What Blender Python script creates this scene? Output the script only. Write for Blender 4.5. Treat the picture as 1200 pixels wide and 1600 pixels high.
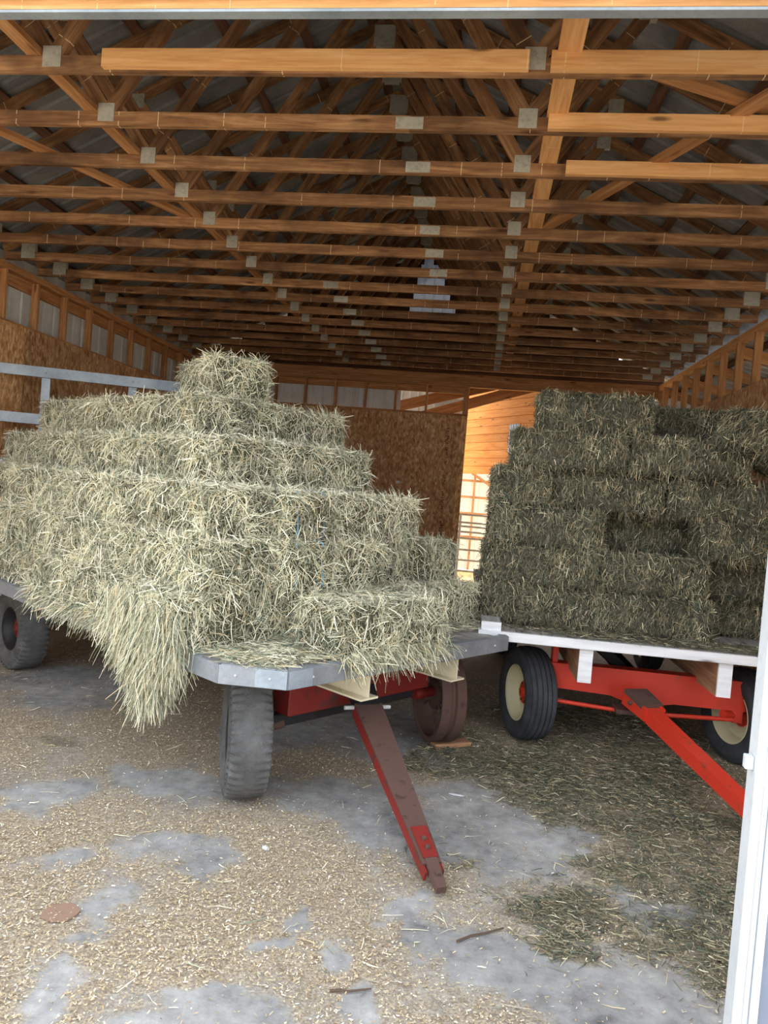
import bpy, bmesh, math, random
import numpy as np
from mathutils import Vector, Matrix, noise as mnoise

scene = bpy.context.scene
for o in list(bpy.data.objects):
    bpy.data.objects.remove(o, do_unlink=True)
C = scene.collection
random.seed(7)
RNG = np.random.default_rng(11)
PI = math.pi

# ------------------------------------------------------------------ camera
F_PX, CAM_H = 1155.0, 2.0
yaw, pitch, roll = math.atan(149 / F_PX), math.atan(34 / F_PX), 0.08
fw = Vector((-math.sin(yaw) * math.cos(pitch), math.cos(yaw) * math.cos(pitch), -math.sin(pitch)))
rt = fw.cross(Vector((0, 0, 1))).normalized()
up = rt.cross(fw)
rt2 = math.cos(roll) * rt + math.sin(roll) * up
up2 = math.cos(roll) * up - math.sin(roll) * rt
cd = bpy.data.cameras.new('camera')
cd.sensor_fit = 'VERTICAL'
cd.sensor_height = 36.0
cd.lens = 36.0 * F_PX / 1600.0
cd.clip_start, cd.clip_end = 0.05, 500
camo = bpy.data.objects.new('camera', cd)
C.objects.link(camo)
m = Matrix.Identity(4)
for i in range(3):
    m[i][0], m[i][1], m[i][2] = rt2[i], up2[i], -fw[i]
m[2][3] = CAM_H
camo.matrix_world = m
scene.camera = camo

# ------------------------------------------------------------------ sky, sun, exposure
world = bpy.data.worlds.new('world')
scene.world = world
world.use_nodes = True
wn = world.node_tree
wn.nodes.clear()
sky = wn.nodes.new('ShaderNodeTexSky')
sky.sky_type = 'NISHITA'
sky.sun_disc = False
SUN_EL, SUN_AZ = math.radians(56), math.radians(-18)      # azimuth from +Y, positive towards +X
sky.sun_elevation = SUN_EL
sky.sun_rotation = SUN_AZ
sky.air_density, sky.dust_density, sky.ozone_density = 1.0, 2.5, 1.0
bg = wn.nodes.new('ShaderNodeBackground')
bg.inputs['Strength'].default_value = 1.0
wo = wn.nodes.new('ShaderNodeOutputWorld')
hz = wn.nodes.new('ShaderNodeMix')            # bright hazy sky: pale cloud veil over the blue
hz.data_type = 'RGBA'
hz.inputs[0].default_value = 0.72
sc_ = wn.nodes.new('ShaderNodeVectorMath'); sc_.operation = 'SCALE'; sc_.inputs['Scale'].default_value = 0.42
wn.links.new(sky.outputs[0], sc_.inputs[0])
wn.links.new(sc_.outputs[0], hz.inputs[6])
hz.inputs[7].default_value = (3.3, 3.45, 3.6, 1)
wn.links.new(hz.outputs[2], bg.inputs[0])
wn.links.new(bg.outputs[0], wo.inputs[0])
sl = bpy.data.lights.new('sun', 'SUN')
sl.energy = 7.0
sl.angle = math.radians(0.6)
sl.color = (1.0, 0.94, 0.84)
so = bpy.data.objects.new('sun', sl)
C.objects.link(so)
sdir = Vector((math.sin(SUN_AZ) * math.cos(SUN_EL), math.cos(SUN_AZ) * math.cos(SUN_EL), math.sin(SUN_EL)))
so.rotation_euler = sdir.to_track_quat('Z', 'Y').to_euler()
scene.view_settings.view_transform = 'Standard'
scene.view_settings.look = 'None'
scene.view_settings.gamma = 1.0
scene.view_settings.use_curve_mapping = False
scene.view_settings.exposure = 0.34

# ------------------------------------------------------------------ material helpers
def srgb(r, g, b):
    def f(c):
        c /= 255.0
        return c / 12.92 if c <= 0.04045 else ((c + 0.055) / 1.055) ** 2.4
    return (f(r), f(g), f(b), 1.0)

class NT:
    def __init__(self, name, rough=0.7, metal=0.0, spec=0.3):
        self.m = bpy.data.materials.new(name)
        self.m.use_nodes = True
        self.t = self.m.node_tree
        self.b = self.t.nodes['Principled BSDF']
        self.b.inputs['Roughness'].default_value = rough
        self.b.inputs['Metallic'].default_value = metal
        self.b.inputs['Specular IOR Level'].default_value = spec
    def n(self, typ, ins=None, **props):
        nd = self.t.nodes.new(typ)
        for k, v in props.items():
            setattr(nd, k, v)
        for k, v in (ins or {}).items():
            self.put(v, nd.inputs[k])
        return nd
    def put(self, v, sock):
        if hasattr(v, 'is_output'):
            self.t.links.new(v, sock)
        elif hasattr(v, 'outputs'):
            self.t.links.new(v.outputs[0], sock)
        else:
            sock.default_value = v
    def math(self, op, a, b=0.0, c=0.0, clamp=False):
        nd = self.n('ShaderNodeMath', {0: a, 1: b, 2: c}, operation=op, use_clamp=clamp)
        return nd.outputs[0]
    def mix(self, f, a, b, mode='MIX'):
        nd = self.t.nodes.new('ShaderNodeMix')
        nd.data_type = 'RGBA'
        nd.blend_type = mode
        self.put(f, nd.inputs[0]); self.put(a, nd.inputs[6]); self.put(b, nd.inputs[7])
        return nd.outputs[2]
    def coords(self, scale=(1, 1, 1), rand=0.0, which='Object'):
        tc = self.n('ShaderNodeTexCoord')
        out = tc.outputs[which]
        if rand:
            oi = self.n('ShaderNodeObjectInfo')
            k = self.math('MULTIPLY', oi.outputs['Random'], rand)
            cx = self.n('ShaderNodeCombineXYZ', {0: k, 1: k, 2: k})
            out = self.n('ShaderNodeVectorMath', {0: out, 1: cx}, operation='ADD').outputs[0]
        mp = self.n('ShaderNodeMapping', {0: out})
        mp.inputs['Scale'].default_value = scale
        return mp.outputs[0]
    def noise(self, vec, scale, detail=4, rough=0.6, dist=0.0):
        return self.n('ShaderNodeTexNoise', {'Vector': vec, 'Scale': scale, 'Detail': detail, 'Roughness': rough, 'Distortion': dist}).outputs[0]
    def ramp(self, f, stops):
        nd = self.n('ShaderNodeValToRGB', {0: f})
        el = nd.color_ramp.elements
        while len(el) < len(stops):
            el.new(0.5)
        for e, (p, c) in zip(el, stops):
            e.position = p
            e.color = c if not isinstance(c, (int, float)) else (c, c, c, 1)
        return nd.outputs[0]
    def bump(self, h, strength=0.3, dist=0.01):
        nd = self.n('ShaderNodeBump', {'Height': h, 'Strength': strength, 'Distance': dist})
        self.t.links.new(nd.outputs[0], self.b.inputs['Normal'])
    def color(self, c):
        self.put(c, self.b.inputs['Base Color'])
        return self.m

def wood(name, dark, mid, light, ticks=0.0, stain=0.0, var=0.35, rough=0.75, axis=0):
    k = NT(name, rough)
    s1, s2 = [9, 9, 9], [60, 60, 60]
    s1[axis], s2[axis] = 0.9, 2.5
    v = k.coords((1, 1, 1), 37.0)
    g = k.n('ShaderNodeMapping', {0: v}); g.inputs['Scale'].default_value = s1
    g2 = k.n('ShaderNodeMapping', {0: v}); g2.inputs['Scale'].default_value = s2
    n1 = k.noise(g.outputs[0], 1.6, 5, 0.62, 1.3)
    n2 = k.noise(g2.outputs[0], 1.0, 3, 0.6)
    f = k.math('ADD', k.math('MULTIPLY', n1, 0.72), k.math('MULTIPLY', n2, 0.28))
    col = k.ramp(f, [(0.30, dark), (0.5, mid), (0.68, light)])
    kn = [2.2, 9, 9]
    if axis == 1: kn = [9, 2.2, 9]
    if axis == 2: kn = [9, 9, 2.2]
    g3 = k.n('ShaderNodeMapping', {0: v}); g3.inputs['Scale'].default_value = kn
    vo = k.n('ShaderNodeTexVoronoi', {'Vector': g3.outputs[0], 'Scale': 0.9})
    knot = k.ramp(vo.outputs['Distance'], [(0.06, 1.0), (0.16, 0.0)])
    col = k.mix(k.math('MULTIPLY', knot, 0.75), col, srgb(70, 34, 16))
    if stain:
        ns = k.noise(v, 1.1, 4, 0.7)
        col = k.mix(k.math('MULTIPLY', k.ramp(ns, [(0.45, 0.0), (0.68, 1.0)]), stain), col, srgb(52, 34, 24))
    if ticks:
        sx = k.n('ShaderNodeSeparateXYZ', {0: v})
        w1 = k.n('ShaderNodeTexVoronoi', {'W': sx.outputs[axis], 'Scale': 3.1}, voronoi_dimensions='1D')
        t1 = k.math('LESS_THAN', w1.outputs['Distance'], 0.007)
        sc = k.n('ShaderNodeSeparateColor', {0: w1.outputs['Color']})
        t2 = k.math('GREATER_THAN', sc.outputs[0], 0.45)
        brk = k.math('GREATER_THAN', k.noise(v, 26, 1, 0.5), 0.42)
        col = k.mix(k.math('MULTIPLY', k.math('MULTIPLY', t1, t2), k.math('MULTIPLY', brk, ticks)), col, srgb(225, 200, 160))
    oi = k.n('ShaderNodeObjectInfo')
    val = k.math('ADD', k.math('MULTIPLY', oi.outputs['Random'], var), 1.0 - var * 0.5)
    hs = k.n('ShaderNodeHueSaturation', {'Color': col, 'Value': val})
    k.bump(n2, 0.25, 0.004)
    return k.color(hs.outputs[0])

M = {}
M['truss'] = wood('truss_lumber', srgb(92, 62, 42), srgb(140, 100, 66), srgb(180, 138, 98), ticks=0.8, stain=0.75, var=0.5)
M['new'] = wood('fresh_lumber', srgb(186, 128, 76), srgb(214, 160, 104), srgb(228, 182, 128), ticks=0.8, var=0.12)
M['stud'] = wood('stud_lumber', srgb(140, 92, 54), srgb(178, 126, 80), srgb(204, 154, 106), var=0.3)
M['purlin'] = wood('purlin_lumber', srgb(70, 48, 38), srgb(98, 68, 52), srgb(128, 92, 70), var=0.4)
M['plank'] = wood('pine_plank', srgb(186, 108, 44), srgb(208, 134, 62), srgb(220, 154, 84), var=0.22)
M['deck'] = wood('grey_deck_wood', srgb(120, 118, 114), srgb(156, 154, 150), srgb(188, 186, 182), var=0.25, axis=1)
M['whiteboard'] = wood('white_painted_board', srgb(196, 196, 196), srgb(226, 226, 228), srgb(238, 238, 240), var=0.08)
M['block'] = wood('chock_wood', srgb(128, 88, 62), srgb(170, 126, 94), srgb(200, 158, 122), var=0.1)

def osb():
    k = NT('strand_board', 0.8)
    v = k.coords((1, 1, 1), 23.0)
    nz = k.n('ShaderNodeTexNoise', {'Vector': v, 'Scale': 3.0, 'Detail': 2})
    vd = k.mix(0.12, v, nz.outputs['Color'])
    cols = []
    for sc, stretch in ((40, (1, 1, 0.45)), (46, (1, 1, 0.40)), (34, (1, 1, 0.5))):
        mp = k.n('ShaderNodeMapping', {0: vd}); mp.inputs['Scale'].default_value = stretch
        mp.inputs['Rotation'].default_value = (1.05 * len(cols), 1.05 * len(cols), 0.2)
        vo = k.n('ShaderNodeTexVoronoi', {'Vector': mp.outputs[0], 'Scale': float(sc)})
        sp = k.n('ShaderNodeSeparateColor', {0: vo.outputs['Color']})
        cols.append(sp.outputs[0])
    f = k.math('ADD', k.math('MULTIPLY', cols[0], 0.4), k.math('ADD', k.math('MULTIPLY', cols[1], 0.35), k.math('MULTIPLY', cols[2], 0.25)))
    big = k.noise(v, 1.4, 3, 0.6)
    f = k.math('ADD', f, k.math('MULTIPLY', k.math('SUBTRACT', big, 0.5), 0.5))
    col = k.ramp(f, [(0.10, srgb(150, 104, 66)), (0.38, srgb(190, 140, 94)), (0.58, srgb(208, 162, 116)), (0.85, srgb(234, 200, 156))])
    oi = k.n('ShaderNodeObjectInfo')
    col = k.mix(1.0, col, oi.outputs['Color'], 'MULTIPLY')
    k.bump(f, 0.3, 0.004)
    return k.color(col)
M['osb'] = osb()

def metal_sheet(name, c1, c2, rough, metal, spots=0.3):
    k = NT(name, rough, metal, 0.4)
    v = k.coords((1, 1, 1), 11.0)
    n1 = k.noise(v, 2.2, 5, 0.65)
    col = k.ramp(n1, [(0.35, c1), (0.65, c2)])
    n2 = k.noise(v, 38, 3, 0.6)
    k.put(k.math('ADD', rough - 0.1, k.math('MULTIPLY', n2, 0.25)), k.b.inputs['Roughness'])
    col = k.mix(k.math('MULTIPLY', k.ramp(n2, [(0.5, 0.0), (0.75, 1.0)]), spots), col, srgb(110, 104, 96))
    return k.color(col)
M['roof'] = metal_sheet('dull_roof_metal', srgb(116, 117, 118), srgb(150, 150, 150), 0.75, 0.1)
M['siding'] = metal_sheet('pale_siding', srgb(200, 200, 196), srgb(222, 222, 218), 0.55, 0.0, 0.15)
M['galv'] = metal_sheet('galvanised_steel', srgb(136, 146, 156), srgb(170, 180, 188), 0.5, 0.35, 0.2)
M['channel'] = metal_sheet('grey_deck_channel', srgb(128, 132, 138), srgb(158, 162, 168), 0.55, 0.35, 0.3)
M['plate'] = metal_sheet('splice_plate_steel', srgb(150, 146, 134), srgb(184, 180, 168), 0.6, 0.25, 0.5)
M['vinyl'] = metal_sheet('white_trim', srgb(186, 192, 198), srgb(204, 209, 213), 0.5, 0.0, 0.12)
M['greydoor'] = metal_sheet('grey_door_sheet', srgb(112, 120, 136), srgb(126, 134, 150), 0.6, 0.0, 0.1)
M['curb'] = metal_sheet('pale_concrete_wall', srgb(142, 140, 134), srgb(168, 166, 160), 0.9, 0.0, 0.4)
M['gatewhite'] = metal_sheet('pale_gate_tube', srgb(206, 204, 196), srgb(226, 224, 218), 0.5, 0.1, 0.2)

def paint(name, col, worn, amount, rough=0.5, scale=7.0):
    k = NT(name, rough, 0.0, 0.4)
    v = k.coords((1, 1, 1), 5.0)
    n1 = k.noise(v, scale, 6, 0.7)
    n2 = k.noise(v, scale * 0.35, 3, 0.6)
    base = k.mix(k.math('MULTIPLY', n2, 0.35), col, (col[0] * 0.55, col[1] * 0.55, col[2] * 0.55, 1))
    c = k.mix(k.ramp(n1, [(0.60 - amount * 0.3, 0.0), (0.70 - amount * 0.3, 1.0)]), base, worn)
    k.bump(n1, 0.15, 0.003)
    return k.color(c)
M['red'] = paint('red_implement_paint', srgb(214, 60, 40), srgb(150, 70, 50), 0.0, 0.42)
M['darkred'] = paint('dull_dark_red_paint', srgb(126, 36, 30), srgb(80, 46, 40), 0.2, 0.6)
M['rust'] = paint('rusty_brown_steel', srgb(92, 68, 60), srgb(66, 48, 43), 0.1, 0.85, 14)
M['rim'] = paint('cream_rim_paint', srgb(222, 212, 172), srgb(150, 128, 92), -0.1, 0.5)
M['cream'] = paint('cream_beam_paint', srgb(226, 214, 184), srgb(178, 156, 122), -0.1, 0.6)
M['black'] = paint('black_steel', srgb(38, 38, 40), srgb(62, 52, 46), 0.1, 0.6)

def rubber(name, c1, c2, cracks):
    k = NT(name, 0.85, 0, 0.25)
    v = k.coords()
    n1 = k.noise(v, 6, 5, 0.65)
    col = k.ramp(n1, [(0.3, c1), (0.7, c2)])
    if cracks:
        nz = k.n('ShaderNodeTexNoise', {'Vector': v, 'Scale': 9.0, 'Detail': 2})
        vd = k.mix(0.06, v, nz.outputs['Color'])
        vo = k.n('ShaderNodeTexVoronoi', {'Vector': vd, 'Scale': 62.0}, feature='DISTANCE_TO_EDGE')
        cr = k.ramp(vo.outputs['Distance'], [(0.02, 1.0), (0.09, 0.0)])
        col = k.mix(k.math('MULTIPLY', k.math('MULTIPLY', cr, k.ramp(k.noise(v, 14, 3, 0.6), [(0.42, 0.0), (0.6, 1.0)])), 0.6), col, srgb(66, 66, 68))
        k.bump(vo.outputs['Distance'], 0.3, 0.006)
    else:
        k.bump(n1, 0.2, 0.004)
    return k.color(col)
M['tyre_worn'] = rubber('worn_grey_rubber', srgb(74, 73, 72), srgb(108, 107, 106), True)
M['tyre'] = rubber('dark_rubber', srgb(50, 51, 54), srgb(74, 75, 78), False)

def strand_mat(name, gain, sat=1.0):
    k = NT(name, 0.75, 0, 0.25)
    at = k.n('ShaderNodeAttribute', attribute_name='tint')
    c = k.mix(1.0, at.outputs['Color'], (gain[0], gain[1], gain[2], 1), 'MULTIPLY')
    return k.color(c)
M['strand'] = strand_mat('hay_strand', (1, 1, 1))
M['flake'] = strand_mat('wood_shaving', (1, 1, 1))

def core_mat(name, stops):
    k = NT(name, 0.9, 0, 0.1)
    v = k.coords((1, 1, 1), 9.0)
    nz = k.n('ShaderNodeTexNoise', {'Vector': v, 'Scale': 4.0, 'Detail': 2})
    vd = k.mix(0.2, v, nz.outputs['Color'])
    mp = k.n('ShaderNodeMapping', {0: vd}); mp.inputs['Scale'].default_value = (90, 34, 16)
    mp2 = k.n('ShaderNodeMapping', {0: vd}); mp2.inputs['Scale'].default_value = (30, 90, 26)
    n1 = k.noise(mp.outputs[0], 1.0, 4, 0.65, 1.0)
    n2 = k.noise(mp2.outputs[0], 1.0, 4, 0.65, 1.0)
    f = k.math('ADD', k.math('MULTIPLY', n1, 0.5), k.math('MULTIPLY', n2, 0.5))
    k.bump(f, 1.0, 0.02)
    return k.color(k.ramp(f, stops))
M['core_pale_shade'] = core_mat('pale_hay_shade_body', [(0.36, srgb(34, 36, 28)), (0.5, srgb(80, 80, 62)), (0.64, srgb(140, 134, 106))])  # dark stops paint the shade in gaps between strands
M['core_green_shade'] = core_mat('green_hay_shade_body', [(0.36, srgb(34, 35, 30)), (0.5, srgb(80, 78, 66)), (0.64, srgb(134, 126, 104))])  # shade between strands painted dark here too, for the green bales

def flat(name, col, rough=0.8):
    k = NT(name, rough)
    n1 = k.noise(k.coords(), 20, 3, 0.6)
    return k.color(k.mix(k.math('MULTIPLY', n1, 0.3), col, (col[0] * 0.6, col[1] * 0.6, col[2] * 0.6, 1)))
M['twine'] = flat('blue_twine', srgb(120, 168, 198))
M['paper'] = flat('white_scrap', srgb(232, 234, 238))
M['card'] = flat('brown_cardboard', srgb(150, 122, 104))
M['twig'] = flat('dark_twig', srgb(92, 74, 62))
M['ink'] = flat('stamp_ink', srgb(52, 34, 26))
M['lace'] = flat('silver_bolt', srgb(190, 190, 188), 0.4)

def translucent(name, col):
    k = NT(name, 0.6)
    n1 = k.noise(k.coords(), 3, 3, 0.5)
    c = k.mix(k.math('MULTIPLY', n1, 0.15), col, (0.5, 0.5, 0.5, 1))
    tr = k.n('ShaderNodeBsdfTranslucent', {'Color': c})
    mx = k.n('ShaderNodeMixShader', {0: 0.6, 1: k.b.outputs[0], 2: tr.outputs[0]})
    out = [n for n in k.t.nodes if n.type == 'OUTPUT_MATERIAL'][0]
    k.t.links.new(mx.outputs[0], out.inputs[0])
    return k.color(c)
M['skylight'] = translucent('milky_panel', srgb(214, 208, 196))
M['gablewin'] = translucent('dim_gable_panel', srgb(150, 152, 156))

def floor_mat():
    k = NT('littered_concrete', 0.85, 0, 0.25)
    v = k.coords()
    n1 = k.noise(v, 1.3, 6, 0.65)
    n2 = k.noise(v, 9, 5, 0.7)
    n3 = k.noise(v, 120, 2, 0.6)
    conc = k.ramp(k.math('ADD', k.math('MULTIPLY', n1, 0.55), k.math('MULTIPLY', n2, 0.45)),
                  [(0.32, srgb(92, 91, 90)), (0.45, srgb(138, 137, 135)), (0.57, srgb(164, 163, 160)), (0.68, srgb(192, 190, 186))])
    vo = k.n('ShaderNodeTexVoronoi', {'Vector': v, 'Scale': 130.0})
    sp = k.n('ShaderNodeSeparateColor', {0: vo.outputs['Color']})
    dust = k.ramp(k.math('ADD', k.math('MULTIPLY', sp.outputs[0], 0.6), k.math('MULTIPLY', n3, 0.4)),
                  [(0.25, srgb(128, 113, 94)), (0.5, srgb(160, 144, 120)), (0.75, srgb(192, 176, 150))])
    at = k.n('ShaderNodeAttribute', attribute_name='litter')
    sa = k.n('ShaderNodeSeparateColor', {0: at.outputs['Color']})
    f = k.math('ADD', sa.outputs[0], k.math('MULTIPLY', k.math('SUBTRACT', k.noise(v, 22, 4, 0.75), 0.5), 0.9))
    f = k.ramp(f, [(0.22, 0.0), (0.66, 1.0)])
    g = k.math('ADD', sa.outputs[1], k.math('MULTIPLY', k.math('SUBTRACT', k.noise(v, 16, 4, 0.75), 0.5), 0.9))
    g = k.ramp(g, [(0.4, 0.0), (0.75, 1.0)])
    chaff = k.ramp(k.noise(v, 70, 3, 0.7), [(0.35, srgb(80, 78, 68)), (0.65, srgb(140, 130, 108))])
    col = k.mix(k.math('MULTIPLY', f, 0.8), conc, dust)
    col = k.mix(k.math('MULTIPLY', g, 0.75), col, chaff)
    k.bump(k.math('ADD', n2, k.math('MULTIPLY', n3, 0.4)), 0.25, 0.01)
    return k.color(col)
M['floor'] = floor_mat()
def gravel():
    k = NT('pale_gravel', 0.95)
    v = k.coords()
    n1 = k.noise(v, 0.7, 5, 0.6); n2 = k.noise(v, 45, 3, 0.7)
    return k.color(k.ramp(k.math('ADD', k.math('MULTIPLY', n1, 0.5), k.math('MULTIPLY', n2, 0.5)), [(0.35, srgb(150, 141, 126)), (0.65, srgb(196, 184, 164))]))
M['gravel'] = gravel()
M['straw_bed'] = core_mat('golden_straw_bedding', [(0.36, srgb(176, 140, 84)), (0.5, srgb(216, 184, 124)), (0.64, srgb(240, 214, 160))])

# ------------------------------------------------------------------ object helpers
def link(name, data, mat=None, parent=None, Mx=None):
    o = bpy.data.objects.new(name, data)
    C.objects.link(o)
    if parent is not None:
        o.parent = parent
    if Mx is not None:
        o.matrix_basis = Mx
    if mat is not None and data is not None and len(data.materials) == 0:
        data.materials.append(M[mat] if isinstance(mat, str) else mat)
    return o

def tag(o, label=None, cat=None, group=None, kind=None):
    if label: o['label'] = label
    if cat: o['category'] = cat
    if group: o['group'] = group
    if kind: o['kind'] = kind
    return o

def empty(name, loc=(0, 0, 0), rz=0.0):
    o = bpy.data.objects.new(name, None)
    C.objects.link(o)
    o.empty_display_size = 0.1
    o.location = loc
    o.rotation_euler = (0, 0, rz)
    return o

_cache = {}
def cached(key, fn):
    if key not in _cache:
        _cache[key] = fn()
    return _cache[key]

def pyd(name, verts, faces, smooth=False):
    me = bpy.data.meshes.new(name)
    me.from_pydata([tuple(v) for v in verts], [], faces)
    if smooth:
        me.polygons.foreach_set('use_smooth', [True] * len(me.polygons))
    me.update()
    return me

def box_mesh(lx, ly, lz, mat, bev=0.0):
    key = ('box', round(lx, 3), round(ly, 3), round(lz, 3), mat, bev)
    def mk():
        bm = bmesh.new()
        bmesh.ops.create_cube(bm, size=1.0)
        for v in bm.verts:
            v.co.x *= lx; v.co.y *= ly; v.co.z *= lz
        if bev:
            bmesh.ops.bevel(bm, geom=list(bm.edges), offset=bev, segments=1, affect='EDGES')
        me = bpy.data.meshes.new('box')
        bm.to_mesh(me); bm.free()
        me.materials.append(M[mat])
        return me
    return cached(key, mk)

def T(x, y, z): return Matrix.Translation((x, y, z))
def RX(a): return Matrix.Rotation(a, 4, 'X')
def RY(a): return Matrix.Rotation(a, 4, 'Y')
def RZ(a): return Matrix.Rotation(a, 4, 'Z')

def box(name, x0, x1, y0, y1, z0, z1, mat, parent=None, bev=0.0):
    """axis-aligned box in the parent's frame; grain material runs along local X so lay X along the longest side"""
    d = [x1 - x0, y1 - y0, z1 - z0]
    c = T((x0 + x1) / 2, (y0 + y1) / 2, (z0 + z1) / 2)
    ax = d.index(max(d))
    if ax == 0:
        return link(name, box_mesh(d[0], d[1], d[2], mat, bev), None, parent, c)
    if ax == 1:
        return link(name, box_mesh(d[1], d[0], d[2], mat, bev), None, parent, c @ RZ(PI / 2))
    return link(name, box_mesh(d[2], d[1], d[0], mat, bev), None, parent, c @ RY(-PI / 2))

def plainbox(name, x0, x1, y0, y1, z0, z1, mat, parent=None, bev=0.0):
    return link(name, box_mesh(x1 - x0, y1 - y0, z1 - z0, mat, bev), None, parent, T((x0 + x1) / 2, (y0 + y1) / 2, (z0 + z1) / 2))

def frame_from(p0, p1, upv=(0, 0, 1)):
    p0, p1 = Vector(p0), Vector(p1)
    x = (p1 - p0).normalized()
    u = Vector(upv)
    if abs(x.dot(u)) > 0.99:
        u = Vector((0, 1, 0))
    y = u.cross(x).normalized()
    z = x.cross(y)
    mm = Matrix.Identity(4)
    c = (p0 + p1) / 2
    for i in range(3):
        mm[i][0], mm[i][1], mm[i][2], mm[i][3] = x[i], y[i], z[i], c[i]
    return mm, (p1 - p0).length

def beam(name, p0, p1, w, h, mat, parent=None, upv=(0, 0, 1), bev=0.0):
    mm, L = frame_from(p0, p1, upv)
    return link(name, box_mesh(L, w, h, mat, bev), None, parent, mm)

def lathe_data(profile, n, mod=None):
    """profile [(x, r)], revolved about X; mod(i_ring, j) -> radius offset"""
    vs, fs = [], []
    for i, (x, r) in enumerate(profile):
        for j in range(n):
            a = 2 * PI * j / n
            rr = r + (mod(i, j) if mod else 0.0)
            vs.append((x, rr * math.cos(a), rr * math.sin(a)))
    for i in range(len(profile) - 1):
        for j in range(n):
            k = (j + 1) % n
            fs.append((i * n + j, i * n + k, (i + 1) * n + k, (i + 1) * n + j))
    return vs, fs

def lathe(key, profile, mat, n=40, mod=None, caps=False, smooth=True):
    def mk():
        vs, fs = lathe_data(profile, n, mod)
        if caps:
            fs.append(tuple(range(n))[::-1])
            b = (len(profile) - 1) * n
            fs.append(tuple(range(b, b + n)))
        me = pyd(key, vs, fs, smooth)
        me.materials.append(M[mat])
        if smooth:
            try:
                me.set_sharp_from_angle(angle=math.radians(38))
            except Exception:
                pass
        return me
    return cached(('lathe', key), mk)

def rod(name, p0, p1, r, mat, parent=None, n=10):
    mm, L = frame_from(p0, p1)
    me = lathe('rod%.3f_%.3f_%s' % (L, r, mat), [(-L / 2, r), (L / 2, r)], mat, n, caps=True)
    return link(name, me, None, parent, mm)

def extrude_xy(name, poly, z0, z1, mat, parent=None, Mx=None):
    n = len(poly)
    vs = [(x, y, z0) for x, y in poly] + [(x, y, z1) for x, y in poly]
    fs = [tuple(range(n))[::-1], tuple(range(n, 2 * n))] + [(i, (i + 1) % n, n + (i + 1) % n, n + i) for i in range(n)]
    me = pyd(name, vs, fs)
    me.materials.append(M[mat])
    return link(name, me, None, parent, Mx)

def fast_mesh(name, verts, quads, tint, mat):
    me = bpy.data.meshes.new(name)
    nv, nf = len(verts), len(quads)
    me.vertices.add(nv)
    me.vertices.foreach_set('co', np.ascontiguousarray(verts, dtype=np.float32).ravel())
    me.loops.add(nf * 4)
    me.loops.foreach_set('vertex_index', np.ascontiguousarray(quads, dtype=np.int32).ravel())
    me.polygons.add(nf)
    me.polygons.foreach_set('loop_start', np.arange(0, nf * 4, 4, dtype=np.int32))
    me.update(calc_edges=True)
    at = me.attributes.new('tint', 'FLOAT_COLOR', 'FACE')
    c4 = np.ones((nf, 4), dtype=np.float32)
    c4[:, :3] = tint
    at.data.foreach_set('color', c4.ravel())
    me.materials.append(M[mat])
    return me

def ribbons(P, D, L, W, droop, tint, name, mat='strand', rng=RNG, zmin=None):
    """bent two-segment straw strips"""
    N = len(P)
    S = np.cross(D, rng.normal(size=(N, 3)))
    S /= np.linalg.norm(S, axis=1, keepdims=True) + 1e-9
    L = L[:, None]; W = W[:, None]
    bend = rng.normal(size=(N, 3)) * 0.09
    p0 = P
    p1 = P + D * L * 0.5 + bend * L * 0.5 + np.array([0, 0, -1.0]) * (droop[:, None] * 0.25 * L)
    p2 = P + D * L + np.array([0, 0, -1.0]) * (droop[:, None] * L)
    V = np.stack([p0 - S * W / 2, p0 + S * W / 2, p1 - S * W / 2, p1 + S * W / 2, p2 - S * W * 0.3, p2 + S * W * 0.3], axis=1)
    if zmin is not None:
        V[:, :, 2] = np.maximum(V[:, :, 2], zmin + rng.random((N, 1)) * 0.004)
    base = (np.arange(N) * 6)[:, None]
    q = np.concatenate([base + np.array([[0, 1, 3, 2]]), base + np.array([[2, 3, 5, 4]])], axis=1).reshape(-1, 4)
    return fast_mesh(name, V.reshape(-1, 3), q, np.repeat(tint, 2, axis=0), mat)

PAL_PALE = np.array([srgb(226, 219, 190)[:3], srgb(206, 200, 170)[:3], srgb(180, 179, 153)[:3], srgb(148, 151, 128)[:3], srgb(114, 122, 104)[:3], srgb(204, 184, 144)[:3], srgb(86, 97, 84)[:3], srgb(242, 236, 212)[:3]])
PW_PALE = np.array([.20, .18, .19, .15, .10, .08, .05, .05])
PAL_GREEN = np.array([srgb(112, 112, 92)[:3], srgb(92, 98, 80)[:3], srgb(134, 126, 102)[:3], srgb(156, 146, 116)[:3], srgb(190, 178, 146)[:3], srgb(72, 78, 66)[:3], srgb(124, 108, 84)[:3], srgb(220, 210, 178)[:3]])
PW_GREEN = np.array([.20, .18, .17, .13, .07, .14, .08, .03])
def pick(pal, w, n, rng=RNG):
    c = pal[rng.choice(len(pal), n, p=w / w.sum())]
    return c * (0.85 + 0.3 * rng.random((n, 1)))

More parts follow.
